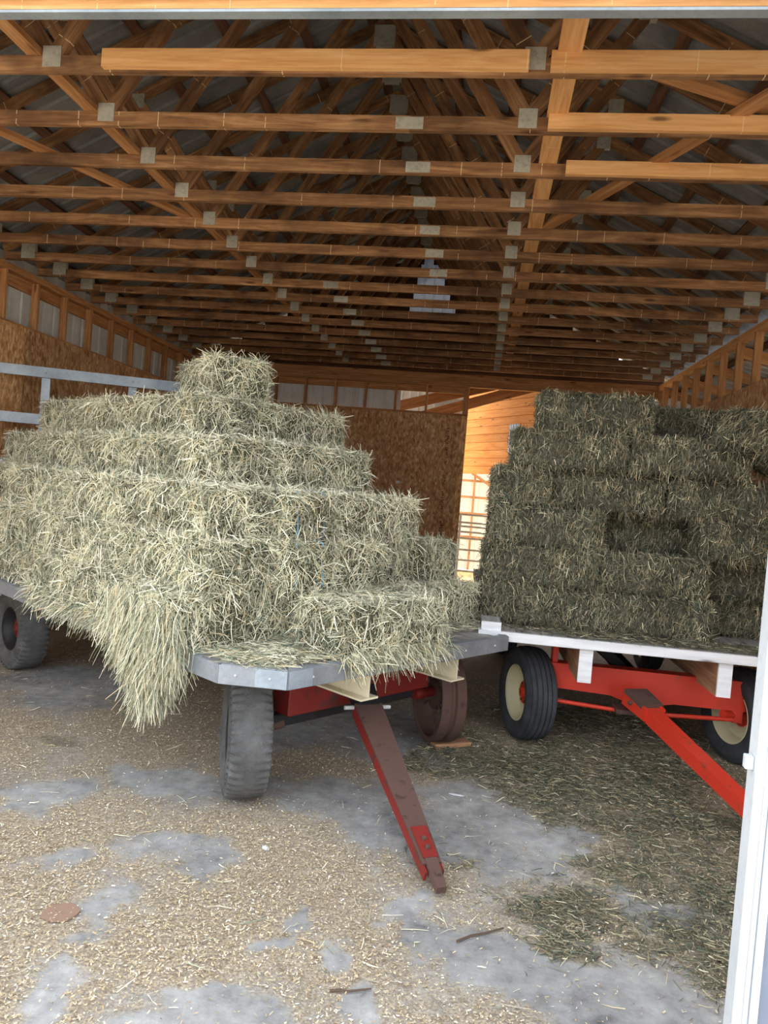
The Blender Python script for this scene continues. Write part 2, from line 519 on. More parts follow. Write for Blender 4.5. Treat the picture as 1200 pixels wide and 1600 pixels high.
# ------------------------------------------------------------------ value noise for litter
def vnoise(x, y, seed, freq):
    r = np.random.default_rng(seed).random((256, 256))
    x = x * freq + 50; y = y * freq + 50
    xi = np.floor(x).astype(int); yi = np.floor(y).astype(int)
    fx = x - xi; fy = y - yi
    fx = fx * fx * (3 - 2 * fx); fy = fy * fy * (3 - 2 * fy)
    g = lambda a, b: r[a % 256, b % 256]
    return (g(xi, yi) * (1 - fx) + g(xi + 1, yi) * fx) * (1 - fy) + (g(xi, yi + 1) * (1 - fx) + g(xi + 1, yi + 1) * fx) * fy
def fbm(x, y, seed, freq, oct=4):
    s = 0; a = 0.5; t = 0
    for i in range(oct):
        s = s + a * vnoise(x, y, seed + i, freq * 2 ** i); t += a; a *= 0.55
    return s / t
BARE = [(0.16,4.57,0.36,0.56),(0.64,4.30,0.20,0.17),(0.19,3.21,0.27,0.22),(0.82,3.12,0.42,0.30),(-1.06,2.56,0.16,0.11),(-1.51,2.59,0.16,0.16),(-0.33,4.29,0.27,0.31),(-0.86,4.63,0.55,0.29),(-1.36,3.64,0.21,0.24),(-1.47,3.16,0.17,0.16),(-1.84,3.49,0.16,0.17),(-0.47,2.76,0.12,0.09),(-0.52,3.36,0.07,0.13),(-0.67,3.10,0.08,0.07),(-2.51,4.09,0.22,0.25),(-0.90,2.58,0.14,0.10),(1.00,3.83,0.16,0.13),(-0.14,3.41,0.08,0.13),(-1.45,5.63,0.31,0.40),(-0.87,6.20,0.63,0.77),(-3.51,6.09,0.59,0.66),(-1.95,4.64,0.33,0.23)]
GREENS = [(1.2, 5.3, 1.0, 1.3), (0.55, 5.7, 0.75, 0.55), (1.35, 4.3, 0.55, 0.75), (1.15, 3.55, 0.35, 0.45), (0.0, 4.15, 0.12, 0.42), (-0.05, 5.5, 0.3, 0.45), (1.3, 6.9, 1.0, 0.6), (0.6, 3.75, 0.3, 0.2), (0.5, 3.45, 0.25, 0.15), (-2.9, 5.0, 0.2, 0.1)]
def litter(x, y):
    wx = x + 0.75 * (fbm(x, y, 31, 2.4) - 0.5) + 0.2 * (fbm(x, y, 33, 9.0) - 0.5); wy = y + 0.75 * (fbm(x, y, 41, 2.4) - 0.5) + 0.2 * (fbm(x, y, 43, 9.0) - 0.5)
    f = 0.72 + 0.9 * (fbm(x, y, 5, 0.9) - 0.5) + 0.5 * (fbm(x, y, 9, 3.0) - 0.5)
    for cx, cy, rx, ry in BARE:
        d = np.sqrt(((wx - cx) / rx) ** 2 + ((wy - cy) / ry) ** 2)
        f = f - 0.70 * np.clip(1.4 - d, 0, 0.9) / 0.9
    g = np.zeros_like(f)
    for cx, cy, rx, ry in GREENS:
        d = np.sqrt(((wx - cx) / rx) ** 2 + ((wy - cy) / ry) ** 2)
        g = np.maximum(g, np.clip(1.5 - d, 0, 1) * 0.95)
    g = g * (0.62 + 0.9 * (fbm(x, y, 71, 2.2) - 0.32))
    for cx, cy, rx, ry in BARE[:4]:
        d = np.sqrt(((wx - cx) / rx) ** 2 + ((wy - cy) / ry) ** 2)
        g = g * np.clip(0.15 + (d - 0.6) * 1.3, 0.1, 1)
    return np.clip(f, 0, 1), np.clip(g, 0, 1)

# ------------------------------------------------------------------ floor and ground
FX0, FX1, FY0, FY1 = -5.42, 2.92, 0.6, 13.5
nx, ny = 220, 340
gx = np.linspace(FX0, FX1, nx); gy = np.linspace(FY0, FY1, ny)
GX, GY = np.meshgrid(gx, gy)
fz = 0.006 * (fbm(GX, GY, 77, 0.5) - 0.5)
fv = np.stack([GX, GY, fz], axis=-1).reshape(-1, 3)
ii = (np.arange(ny - 1)[:, None] * nx + np.arange(nx - 1)[None, :]).ravel()
fq = np.stack([ii, ii + 1, ii + nx + 1, ii + nx], axis=1)
fm = fast_mesh('floor', fv, fq, np.ones((len(fq), 3)), 'floor')
lf, lg = litter(GX, GY)
at = fm.attributes.new('litter', 'FLOAT_COLOR', 'POINT')
c4 = np.ones((len(fv), 4), dtype=np.float32); c4[:, 0] = lf.ravel(); c4[:, 1] = lg.ravel(); c4[:, 2] = 0
at.data.foreach_set('color', c4.ravel())
fm.polygons.foreach_set('use_smooth', [True] * len(fm.polygons))
fl = link('floor', fm)
tag(fl, 'worn concrete barn floor dusted with sawdust and hay', 'floor', kind='structure')
gm = pyd('ground', [(-90, -90, -0.03), (90, -90, -0.03), (90, 90, -0.03), (-90, 90, -0.03)], [(0, 1, 2, 3)])
gm.materials.append(M['gravel'])
tag(link('ground', gm), 'pale gravel ground outside the barn', 'ground', kind='structure')

# ------------------------------------------------------------------ building shell
XL, XR, XM = -5.42, 2.92, -1.25
ZC, RISE = 4.2, 2.05
Y0, DY, NT_ = 3.34, 0.607, 17
YB = 13.5

def ribbed(w, h, pitch, rh, mat, th=0.004):
    """ribbed sheet: width along X, height along Y(up-slope), ribs proud in +Z, with a real thickness"""
    def mk():
        prof = []
        n = max(1, int(round(w / pitch)))
        p = w / n
        for i in range(n):
            x = -w / 2 + i * p
            prof += [(x, 0), (x + p * 0.36, 0), (x + p * 0.42, rh), (x + p * 0.56, rh), (x + p * 0.62, 0)]
        prof.append((w / 2, 0))
        vs, fs = [], []
        k = len(prof)
        for dz in (0, th):
            for y in (-h / 2, h / 2):
                vs += [(x, y, z + dz) for x, z in prof]
        for i in range(k - 1):
            fs.append((i, k + i, k + i + 1, i + 1))
            fs.append((2 * k + i, 2 * k + i + 1, 3 * k + i + 1, 3 * k + i))
            fs.append((i, i + 1, 2 * k + i + 1, 2 * k + i))
            fs.append((k + i, 3 * k + i, 3 * k + i + 1, k + i + 1))
        me = pyd('ribbed_sheet', vs, fs)
        me.materials.append(M[mat])
        return me
    return cached(('ribbed', round(w, 3), round(h, 3), pitch, rh, mat), mk)

ceil = tag(empty('ceiling', (0, 0, 0)), 'dull metal barn roof on wooden purlins', 'roof', kind='structure')
half = (XR - XL) / 2
slope = math.atan2(RISE, half)
sl_len = math.hypot(RISE, half) + 0.35
for side in (-1, 1):
    # outward end x = XM + side*half
    for i in range(12):
        yc = 3.0 + 0.457 + i * 0.914
        mid = Vector((XM + side * half / 2, yc, 4.31 + RISE / 2 + 0.115))
        out = Vector((side * math.cos(slope), 0, -math.sin(slope)))   # down-slope
        mid = mid + out * 0.12
        nrm = Vector((side * math.sin(slope), 0, math.cos(slope)))
        xa = Vector((0, 1, 0))
        ya = nrm.cross(xa)
        mm = Matrix.Identity(4)
        for r in range(3):
            mm[r][0], mm[r][1], mm[r][2], mm[r][3] = xa[r], ya[r], nrm[r], mid[r]
        link('roof_panel', ribbed(0.914, sl_len, 0.2286, 0.022, 'roof'), None, ceil, mm)
    for j in range(8):
        t = 0.03 + j * 0.135
        px_ = XM + side * half * t
        pz_ = 4.31 + RISE * (1 - t) + 0.075
        upn = (side * math.sin(slope), 0, math.cos(slope))
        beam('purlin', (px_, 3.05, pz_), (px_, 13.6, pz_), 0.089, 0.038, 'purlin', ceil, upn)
beam('ridge_cap', (XM, 2.98, 4.31 + RISE + 0.16), (XM, 13.98, 4.31 + RISE + 0.16), 0.32, 0.015, 'roof', ceil)
# runners and diagonal braces lying on the bottom chords
beam('runner_brace', (0.26, 3.4, 4.309), (0.26, 13.0, 4.309), 0.12, 0.036, 'new', ceil)
beam('runner_brace', (-2.70, 3.4, 4.309), (-2.70, 13.0, 4.309), 0.089, 0.036, 'stud', ceil)
beam('diagonal_brace', (-4.27, 3.42, 4.309), (-2.76, 6.5, 4.309), 0.089, 0.035, 'stud', ceil)
beam('diagonal_brace', (1.78, 3.48, 4.309), (0.34, 6.4, 4.309), 0.089, 0.035, 'stud', ceil)
beam('diagonal_brace', (0.74, 4.16, 4.35), (2.6, 5.1, 4.35), 0.089, 0.035, 'stud', ceil)

ORD = ['first', 'second', 'third', 'fourth', 'fifth', 'sixth', 'seventh', 'eighth', 'ninth', 'tenth', 'eleventh', 'twelfth', 'thirteenth', 'fourteenth', 'fifteenth', 'sixteenth', 'seventeenth']
TL = 0.089
def make_truss(i):
    y = Y0 + DY * i
    if i == 1: what = 'second roof truss from the open front, two bright fresh boards nailed on its chord'
    elif i == 2: what = 'third roof truss from the open front, fresh board on its right half'
    elif i == 3: what = 'fourth roof truss from the open front, shorter fresh board at its right end'
    elif i == 0: what = 'first roof truss right at the open front with pale metal trim underneath'
    elif i == NT_ - 1: what = 'last roof truss, the one nearest the rear strand board partition'
    else: what = '%s roof truss back from the open front of the barn' % ORD[i]
    t = tag(empty('roof_truss', (0, y, 0)), what, 'roof truss', 'wooden roof trusses')
    zc = ZC + TL / 2
    # bottom chord, two lengths butted at the splice
    sp = -0.62 if i < 8 else -1.86
    beam('bottom_chord', (XL + 0.02, 0, zc), (sp, 0, zc), 0.038, TL, 'truss', t)
    beam('bottom_chord', (sp, 0, zc), (XR - 0.02, 0, zc), 0.038, TL, 'truss', t)
    for s in (-1, 1):
        e = XM + s * half
        beam('top_chord', (e, 0, ZC + 0.12), (XM, 0, ZC + 0.12 + RISE), 0.037, TL, 'truss', t)
        pp = XM + s * 1.34
        beam('web', (pp, 0, zc + 0.03), (XM + s * 0.04, 0, ZC + RISE + 0.04), 0.0355, TL, 'truss', t)
        beam('web', (pp, 0, zc + 0.03), (XM + s * half * 0.5, 0, ZC + 0.08 + RISE * 0.5), 0.035, TL, 'truss', t)
        plainbox('gusset_plate', pp - 0.055, pp + 0.055, -0.0225, 0.0225, ZC + 0.025, ZC + 0.14, 'plate', t)
        plainbox('gusset_plate', XM + s * half * 0.5 - 0.06, XM + s * half * 0.5 + 0.06, -0.0225, 0.0225, ZC + 0.10 + RISE * 0.5 - 0.08, ZC + 0.10 + RISE * 0.5 + 0.04, 'plate', t)
        plainbox('gusset_plate', e - s * 0.30 - 0.08, e - s * 0.30 + 0.08, -0.0225, 0.0225, ZC + 0.02, ZC + 0.19, 'plate', t)
    plainbox('gusset_plate', sp - 0.085, sp + 0.085, -0.0225, 0.0225, ZC + 0.008, ZC + 0.08, 'plate', t)
    plainbox('gusset_plate', XM - 0.10, XM + 0.10, -0.0225, 0.0225, ZC + RISE - 0.10, ZC + RISE + 0.10, 'plate', t)
    if i == 1:
        beam('sister_board', (-2.27, -0.042, zc + 0.012), (0.06, -0.042, zc + 0.012), 0.036, 0.098, 'new', t)
        beam('sister_board', (0.17, -0.042, zc + 0.010), (2.85, -0.042, zc + 0.010), 0.036, 0.098, 'new', t)
    if i == 2:
        beam('sister_board', (0.21, -0.042, zc + 0.008), (2.85, -0.042, zc + 0.008), 0.036, 0.095, 'new', t)
    if i == 3:
        beam('sister_board', (0.38, -0.042, zc + 0.006), (2.85, -0.042, zc + 0.006), 0.036, 0.093, 'new', t)
    if i == 0:
        beam('sister_board', (XL + .1, -0.042, ZC - 0.005), (XR - .1, -0.042, ZC - 0.005), 0.036, 0.14, 'new', t)
        plainbox('metal_trim', XL + .1, XR - .1, -0.060, -0.005, ZC - 0.09, ZC - 0.077, 'galv', t)
for i in range(NT_):
    make_truss(i)

def tinted(o, c):
    o.color = c
    return o
random.seed(3)
def osb_tint():
    k = random.uniform(0.8, 1.0)
    return (k, k * random.uniform(0.92, 1.0), k * random.uniform(0.88, 1.0), 1)

# left wall ----------------------------------------------------------------
wl = tag(empty('wall_left', (XL, 0, 0)), 'left barn wall of strand board with an open stud band above', 'wall', kind='structure')
zs = 3.55
ys = [3.3] + [4.39 + 1.22 * k for k in range(8)]
for a, b in zip(ys[:-1], ys[1:]):
    b = min(b, YB - 0.02)
    if b - a < 0.1: continue
    t = (1.12, 1.08, 1.0, 1) if abs(b - 8.05) < 0.02 else osb_tint()
    tinted(plainbox('strand_board_panel', -0.002, 0.010, a + 0.002, b - 0.002, 1.112, zs, 'osb', wl), t)
    tinted(plainbox('strand_board_panel', -0.002, 0.010, a + 0.002, b - 0.002, 0.004, 1.108, 'osb', wl), osb_tint())
box('sill_plate', -0.09, -0.004, 3.3, YB, zs - 0.04, zs, 'stud', wl)
box('sill_board', -0.004, 0.012, 3.3, YB, zs + 0.001, zs + 0.02, 'stud', wl)
y = 3.42
while y < YB - 0.05:
    box('stud', -0.088, 0.0, y - 0.019, y + 0.019, zs + 0.002, 4.122, 'stud', wl)
    y += 0.607
box('girt', -0.128, -0.09, 3.3, YB, 3.99, 4.122, 'stud', wl)
box('top_plate', -0.12, 0.0, 3.3, YB, 4.124, 4.160, 'stud', wl)
box('top_plate', -0.12, 0.004, 3.3, YB, 4.162, 4.198, 'stud', wl)
for k in range(12):
    yy = 3.3 + 0.457 + k * 0.9
    link('siding_panel', ribbed(0.9, 4.40, 0.225, 0.018, 'siding'), None, wl, T(-0.14, yy, 2.18) @ Matrix(((0, 0, -1, 0), (1, 0, 0, 0), (0, 1, 0, 0), (0, 0, 0, 1))))

# right wall ---------------------------------------------------------------
wr = tag(empty('wall_right', (XR, 0, 0)), 'right barn wall of boards with an open row of studs above', 'wall', kind='structure')
zr = 3.52
for k in range(9):
    a = 3.3 + 1.22 * k; b = min(a + 1.22, YB - 0.02)
    if b - a < .1: continue
    tinted(plainbox('strand_board_panel', -0.010, 0.002, a + 0.002, b - 0.002, 1.112, zr, 'osb', wr), osb_tint())
    tinted(plainbox('strand_board_panel', -0.010, 0.002, a + 0.002, b - 0.002, 0.004, 1.108, 'osb', wr), osb_tint())
box('sill_plate', 0.004, 0.09, 3.3, YB, zr - 0.04, zr, 'stud', wr)
y = 3.42
while y < YB - 0.05:
    box('stud', 0.0, 0.088, y - 0.019, y + 0.019, zr + 0.002, 4.122, 'stud', wr)
    y += 0.607
box('top_plate', 0.0, 0.12, 3.3, YB, 4.124, 4.160, 'new', wr)
box('top_plate', -0.004, 0.12, 3.3, YB, 4.162, 4.198, 'new', wr)

# lean-to roof seen between the right-hand studs ----------------------------
lr = tag(empty('roof_1', (XR, 0, 0)), 'lean-to roof of metal and purlins beyond the right wall studs', 'roof', kind='structure')
ls = math.atan2(1.0, 4.2)
for k in range(11):
    nrm = Vector((math.sin(ls), 0, math.cos(ls))); xa = Vector((0, 1, 0)); ya = nrm.cross(xa)
    mm = Matrix.Identity(4); c = Vector((2.25, 3.5 + 0.457 + k * 0.914, 3.72))
    for r in range(3):
        mm[r][0], mm[r][1], mm[r][2], mm[r][3] = xa[r], ya[r], nrm[r], c[r]
    link('roof_panel', ribbed(0.914, 4.3, 0.2286, 0.022, 'siding'), None, lr, mm)
for j in range(7):
    x = 0.35 + j * 0.62
    beam('purlin', (x, 3.5, 3.72 + (2.25 - x) * math.tan(ls) - 0.05), (x, 13.5, 3.72 + (2.25 - x) * math.tan(ls) - 0.05), 0.089, 0.038, 'purlin', lr, (math.sin(ls), 0, math.cos(ls)))
for k in range(9):
    yy = 3.7 + 1.214 * k
    beam('rafter', (0.13, yy, 3.72 + 2.12 * math.tan(ls) - 0.15), (4.25, yy, 3.72 - 2.0 * math.tan(ls) - 0.15), 0.038, 0.14, 'stud', lr)
for k in range(4):
    yy = 3.75 + 3.2 * k
    box('post', 4.05, 4.19, yy - 0.07, yy + 0.07, -0.02, 3.08, 'stud', lr)
for k in range(11):  # outer siding added to keep daylight out of the lean-to
    link('siding_panel', ribbed(0.914, 3.3, 0.2286, 0.018, 'siding'), None, lr, T(4.3, 3.5 + 0.457 + k * 0.914, 1.62) @ Matrix(((0, 0, 1, 0), (1, 0, 0, 0), (0, 1, 0, 0), (0, 0, 0, 1))))

plainbox('added_end_wall', 0.15, 4.28, 13.52, 13.55, -0.02, 4.25, 'siding', lr)  # closed end, added so light enters the lean-to only from the front

# back wall ----------------------------------------------------------------
wb = tag(empty('wall_back', (0, YB, 0)), 'rear strand board partition with a row of open stud bays on top', 'wall', kind='structure')
zb = 3.45
xs = [XL, -4.16, -2.94, -1.72, -0.475]
for n, (a, b) in enumerate(zip(xs[:-1], xs[1:])):
    t = (1.0, 0.96, 0.92, 1) if n == 3 else (0.92, 0.88, 0.84, 1)
    p = tinted(plainbox('strand_board_panel', a + 0.003, b - 0.003, -0.010, 0.002, 1.09, zb, 'osb', wb), t)
    if n == 3:
        panel3 = p
tinted(plainbox('edge_strip', -0.472, -0.36, -0.016, 0.002, 1.09, zb, 'osb', wb), (1.3, 1.25, 1.1, 1))
plainbox('backing', XL, -0.37, 0.004, 0.02, 1.09, zb, 'stud', wb)
plainbox('curb_wall', XL, -0.36, 0.0, 0.14, -0.004, 1.088, 'curb', wb, 0.01)
box('sill_plate', XL, -0.36, -0.004, 0.086, zb + 0.002, zb + 0.04, 'stud', wb)
x = -0.41
first = True
while x > XL + 0.1:
    w = 0.05 if first else 0.019
    box('stud', x - w, x + w, -0.004, 0.084, zb + 0.042, 3.975, 'stud', wb)
    x -= 0.72 if first else 0.567
    first = False
box('header', XL, -0.36, 0.084, 0.122, 3.86, 3.99, 'stud', wb)
box('top_plate', XL, XR, -0.01, 0.09, 3.977, 4.013, 'stud', wb)
box('top_plate', XL, XR, -0.01, 0.09, 4.015, 4.051, 'stud', wb)
for k in range(5):
    w = 0.78
    link('siding_panel', ribbed(w, 0.75, 0.195, 0.016, 'siding'), None, wb, T(XL - 0.1 + w * (k + 0.5), 0.16, 3.78) @ RX(PI / 2))
# rear gable above the plates: dark boards with a milky panel near the peak
box('header_board', XL, XR, -0.012, 0.03, 4.053, 4.198, 'stud', wb)
z = 4.2
while z < 6.36:
    z1 = min(z + 0.22, 6.42)
    hw = half * (1 - (z - 4.25) / (RISE + 0.12)) + 0.05
    segs = [(XM - hw, XM + hw)]
    if 5.2 < z < 6.2:
        f = (6.30 - z) / 0.95
        segs = [(XM - hw, XM - 0.10 - 0.22 * f), (XM - 0.02 + 0.50 * f, XM + hw)]
    for a, b in segs:
        a, b = max(a, XL - 0.1), min(b, XR + 0.1)
        if b - a > 0.08:
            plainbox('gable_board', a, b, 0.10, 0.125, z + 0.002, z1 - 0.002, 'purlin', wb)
    z += 0.22
link('gable_window', ribbed(0.95, 1.15, 0.19, 0.012, 'gablewin'), None, wb, T(XM + 0.1, 0.15, 5.76) @ RX(PI / 2))
plainbox('corner_post', XL - 0.14, XL, 0.0, 0.14, -0.004, 4.4, 'stud', wb)
plainbox('corner_post', XR, XR + 0.14, 0.0, 0.14, -0.004, 4.2, 'stud', wb)

# front gable above the opening ---------------------------------------------
wf = tag(empty('wall_front', (0, 3.2, 0)), 'front gable siding above the open doorway', 'wall', kind='structure')
for k in range(9):
    xa_ = XL + k * (XR - XL) / 9; xb_ = XL + (k + 1) * (XR - XL) / 9
    za = 4.3 + RISE * (1 - abs(xa_ - XM) / half); zb_ = 4.3 + RISE * (1 - abs(xb_ - XM) / half)
    me = pyd('siding_panel', [(xa_, 0, 4.17), (xb_, 0, 4.17), (xb_, 0, zb_), (xa_, 0, za), (xa_, 0.02, 4.17), (xb_, 0.02, 4.17), (xb_, 0.02, zb_), (xa_, 0.02, za)],
             [(0, 1, 2, 3), (7, 6, 5, 4), (0, 4, 5, 1), (1, 5, 6, 2), (2, 6, 7, 3), (3, 7, 4, 0)])
    me.materials.append(M['siding'])
    link('siding_panel', me, None, wf)

# ------------------------------------------------------------------ behind the partition
def straw_bed():
    v = [(-5.0, 13.66, 0.0), (4.2, 13.66, 0.0), (4.2, 20.3, 0.0), (-5.0, 20.3, 0.0)]
    me = pyd('straw_bedding', v, [(0, 1, 2, 3)])
    me.materials.append(M['straw_bed'])
    o = link('straw_bedding', me)
    tag(o, 'sunlit golden straw covering the pen behind the partition', 'straw', kind='stuff')
straw_bed()
# plank wall of horizontal boards
pw = empty('wall_plank', (0.55, 16.6, 0), math.atan2(-0.83, 0.55))
tag(pw, 'orange plank wall of wide horizontal boards behind the partition', 'wall', kind='structure')
z = 2.56
n = 0
while z < 4.55:
    hh = 0.185
    plainbox('plank', -2.9, 3.1, -0.012 - 0.006 * (n % 2), 0.014, z + 0.003, z + hh - 0.003, 'plank', pw, 0.004)
    z += hh; n += 1
plainbox('backing', -2.9, 3.1, 0.014, 0.03, 2.56, 4.58, 'stud', pw)
for x in (-2.8, 0.0, 3.0):
    box('post', x - 0.07, x + 0.07, 0.031, 0.15, 0.0, 4.58, 'stud', pw)
ms = link('metal_sheet', ribbed(0.36, 0.62, 0.09, 0.008, 'galv'), None, None, pw.matrix_basis @ T(0, 0, 0))
ms.matrix_basis = T(0.55, 16.6, 0) @ RZ(math.atan2(-0.83, 0.55)) @ T(0.14, -0.028, 3.36) @ RX(PI / 2)
tag(ms, 'grey metal sheet leaning flat on the orange plank wall', 'metal sheet')
# far translucent sided wall with girts
fwall = tag(empty('wall_far', (0, 20.5, 0)), 'bright ribbed siding wall with brown girts far behind the gate', 'wall', kind='structure')
for k in range(10):
    link('siding_panel', ribbed(0.9, 3.3, 0.225, 0.016, 'skylight' if k in (6, 7) else 'siding'), None, fwall, T(-6.0 + 0.45 + 0.9 * k, 0.06, 1.65) @ RX(PI / 2))
for z in (0.9, 1.55, 2.0, 2.45, 3.1):   # girts on the far wall
    box('girt', -6, 3, -0.02, 0.02, z - 0.03, z + 0.03, 'stud', fwall)
for x in (-5, -2.6, -0.2, 0.28, 2.2):
    box('post', x - 0.03, x + 0.03, -0.06, -0.022, 0, 3.3, 'stud', fwall)
beam('diagonal_brace', (-0.45, -0.09, 2.75), (0.75, -0.09, 2.05), 0.03, 0.07, 'stud', fwall)
# rafters glimpsed through the upper stud bays
for k, (p0, p1) in enumerate((((-2.9, 14.2, 3.3), (0.6, 14.2, 4.3)), ((-2.2, 14.6, 3.2), (1.2, 14.6, 4.35)))):
    tag(beam('rafter', p0, p1, 0.045, 0.2, 'stud'), ['nearer sloping rafter seen through the upper bays of the rear partition', 'farther sloping rafter seen through the upper bays of the rear partition'][k], 'rafter', 'rafters behind the partition')
vp = tag(empty('wall_vent', (-0.86, 16.5, 3.98)), 'white slatted vent glimpsed through the top stud bay', 'vent')
plainbox('frame', -0.32, 0.32, -0.01, 0.02, -0.16, 0.16, 'skylight', vp)
for k in range(14):
    plainbox('slat', -0.30 + k * 0.045, -0.275 + k * 0.045, -0.03, -0.011, -0.15, 0.15, 'vinyl', vp)
r2 = tag(empty('roof_pen_shade', (0, 13.7, 5.35)), 'added metal roof that shades the plank wall over the straw pen', 'roof', kind='structure')  # unseen roof, added to cut sky light on the plank wall
for k in range(10):
    link('roof_panel', ribbed(0.9, 3.2, 0.225, 0.02, 'roof'), None, r2, T(-5.6 + 0.45 + 0.9 * k, 1.6, 0))
wp = tag(empty('wall_pen', (0, 16.9, 0)), 'shaded ribbed siding wall seen through the upper bays of the partition', 'wall', kind='structure')
for k in range(5):
    link('siding_panel', ribbed(0.95, 5.1, 0.19, 0.016, 'siding'), None, wp, T(-5.3 + 0.475 + 0.95 * k, 0.0, 2.55) @ RX(PI / 2))
# tube gate
tg = tag(empty('tube_gate', (0.25, 15.0, 0)), 'pale tubular livestock gate standing in the sunlit straw', 'gate')
for z in (0.5, 0.72, 0.93, 1.16, 1.29, 1.40, 1.48, 1.64):
    rod('rail', (-1.1, 0, z), (1.5, 0, z), 0.021, 'gatewhite', tg)
for x in (-1.1, -0.62, 0.4, 1.5):
    rod('upright', (x, 0.0, 0.0), (x, 0.0, 1.66), 0.026, 'gatewhite', tg)

# ------------------------------------------------------------------ hay bale building blocks
def bale_core(lx, ly, lz, seed, mat, r=0.055, amp=0.016):
    bm = bmesh.new()
    bmesh.ops.create_cube(bm, size=1.0)
    bmesh.ops.subdivide_edges(bm, edges=list(bm.edges), cuts=11, use_grid_fill=True)
    for v in bm.verts:
        p = Vector((v.co.x * lx, v.co.y * ly, v.co.z * lz))
        q = Vector((max(-lx / 2 + r, min(lx / 2 - r, p.x)), max(-ly / 2 + r, min(ly / 2 - r, p.y)), max(-lz / 2 + r, min(lz / 2 - r, p.z))))
        d = p - q
        if d.length > 1e-6:
            p = q + d.normalized() * r
        nn = mnoise.noise(Vector((p.x * 7 + seed * 13, p.y * 7, p.z * 7)))
        fl_ = math.sin((p.x + seed) * 2 * PI / 0.085) * 0.006      # pressed flakes along the length
        k = amp * nn + fl_
        nd = d.normalized() if d.length > 1e-6 else Vector((0, 0, 1))
        p += nd * (k - 0.006)
        if v.co.z < -0.49:
            p.z = max(p.z, -lz / 2)
        v.co = p + Vector((0, 0, lz / 2))
    me = bpy.data.meshes.new('hay_bale')
    bm.to_mesh(me); bm.free()
    me.polygons.foreach_set('use_smooth', [True] * len(me.polygons))
    me.materials.append(M[mat])
    return me

def bale_strands(lx, ly, lz, seed, n, pal, pw, lmin, lmax, wmin, wmax, wild, tiltmax, grav):
    rng = np.random.default_rng(seed)
    h = np.array([lx, ly, lz]) / 2
    areas = np.array([ly * lz, ly * lz, lx * lz * 1.1, lx * lz * 1.1, lx * ly * 0.85, lx * ly * 0.12])
    fi = rng.choice(6, n, p=areas / areas.sum())
    P = (rng.random((n, 3)) * 2 - 1) * h
    ax = fi // 2
    sg = np.where(fi % 2 == 0, 1.0, -1.0)
    P[np.arange(n), ax] = sg * h[ax]
    r = 0.05
    Q = np.clip(P, -h + r, h - r)
    Nn = P - Q
    Nn /= np.linalg.norm(Nn, axis=1, keepdims=True)
    P = Q + Nn * (r - 0.012 + 0.014 * rng.random((n, 1)))
    clump = vnoise(P[:, 0] + P[:, 1] * 0.7 + seed, P[:, 2] + P[:, 1], seed, 9.0)
    t = rng.normal(size=(n, 3))
    t[:, 0] *= 0.75
    # neighbours lean alike
    ang = vnoise(P[:, 0] * 1.0 + seed * 3, P[:, 2] - P[:, 1], seed + 4, 6.0) * 6.3
    t += np.stack([np.cos(ang), np.sin(ang) * 0.6, np.sin(ang)], axis=1) * 0.32
    if lmax < 0.1:
        t[:, 2] *= 2.2
    t -= Nn * np.sum(t * Nn, axis=1, keepdims=True)
    t /= np.linalg.norm(t, axis=1, keepdims=True) + 1e-9
    tilt = rng.random(n) * tiltmax
    w = rng.random(n) < wild
    tilt[w] = 0.5 + rng.random(w.sum()) * 0.9
    D = t + Nn * tilt[:, None]
    side = np.abs(Nn[:, 2]) < 0.7
    D[side] += np.array([0, 0, -1.0]) * grav * (0.4 + rng.random((side.sum(), 1)))
    D /= np.linalg.norm(D, axis=1, keepdims=True)
    L = lmin + (lmax - lmin) * rng.random(n) ** 1.6
    L = L * (0.75 + 0.5 * clump)
    W = wmin + (wmax - wmin) * rng.random(n)
    hi = rng.random(n) < (0.09 if lmax > 0.1 else 0.03)
    dr = 0.05 + 0.35 * rng.random(n) * (tilt > 0.25)
    tint = pick(pal, pw, n, rng) * (0.52 + 0.86 * clump[:, None])
    if lmax < 0.1:
        tint *= (0.86 + 0.3 * vnoise(P[:, 0] + seed, P[:, 2] * 0.15, seed + 9, 16.0))[:, None]
    P[hi] += Nn[hi] * 0.012
    W[hi] *= 1.2 if lmax > 0.1 else 0.85
    tint[hi] = pal[np.argsort(-pal.sum(axis=1))[rng.integers(0 if lmax > 0.1 else 1, 2 if lmax > 0.1 else 3, hi.sum())]]
    P[:, 2] += lz / 2
    return ribbons(P, D, L, W, dr, tint, 'loose_strands', rng=rng)

def twine_mesh(lx, lz, r=0.005):
    def mk():
        hx, z0, z1 = lx / 2 + 0.012, -0.004 + 0.004, lz + 0.010
        pts = [(-hx, z0 + 0.05), (-hx + 0.03, z1 - 0.01), (-hx + 0.08, z1), (0, z1 + 0.002), (hx - 0.08, z1), (hx - 0.03, z1 - 0.01), (hx, z0 + 0.05), (hx - 0.05, z0), (-hx + 0.05, z0)]
        vs, fs = [], []
        n = len(pts)
        for x, z in pts:
            for k in range(4):
                a = k * PI / 2
                vs.append((x + r * math.cos(a) * 0.8, r * math.sin(a), z + r * math.cos(a)))
        for i in range(n):
            j = (i + 1) % n
            for k in range(4):
                l = (k + 1) % 4
                fs.append((i * 4 + k, j * 4 + k, j * 4 + l, i * 4 + l))
        me = pyd('twine', vs, fs)
        me.materials.append(M['twine'])
        return me
    return cached(('twine', lx, lz), mk)

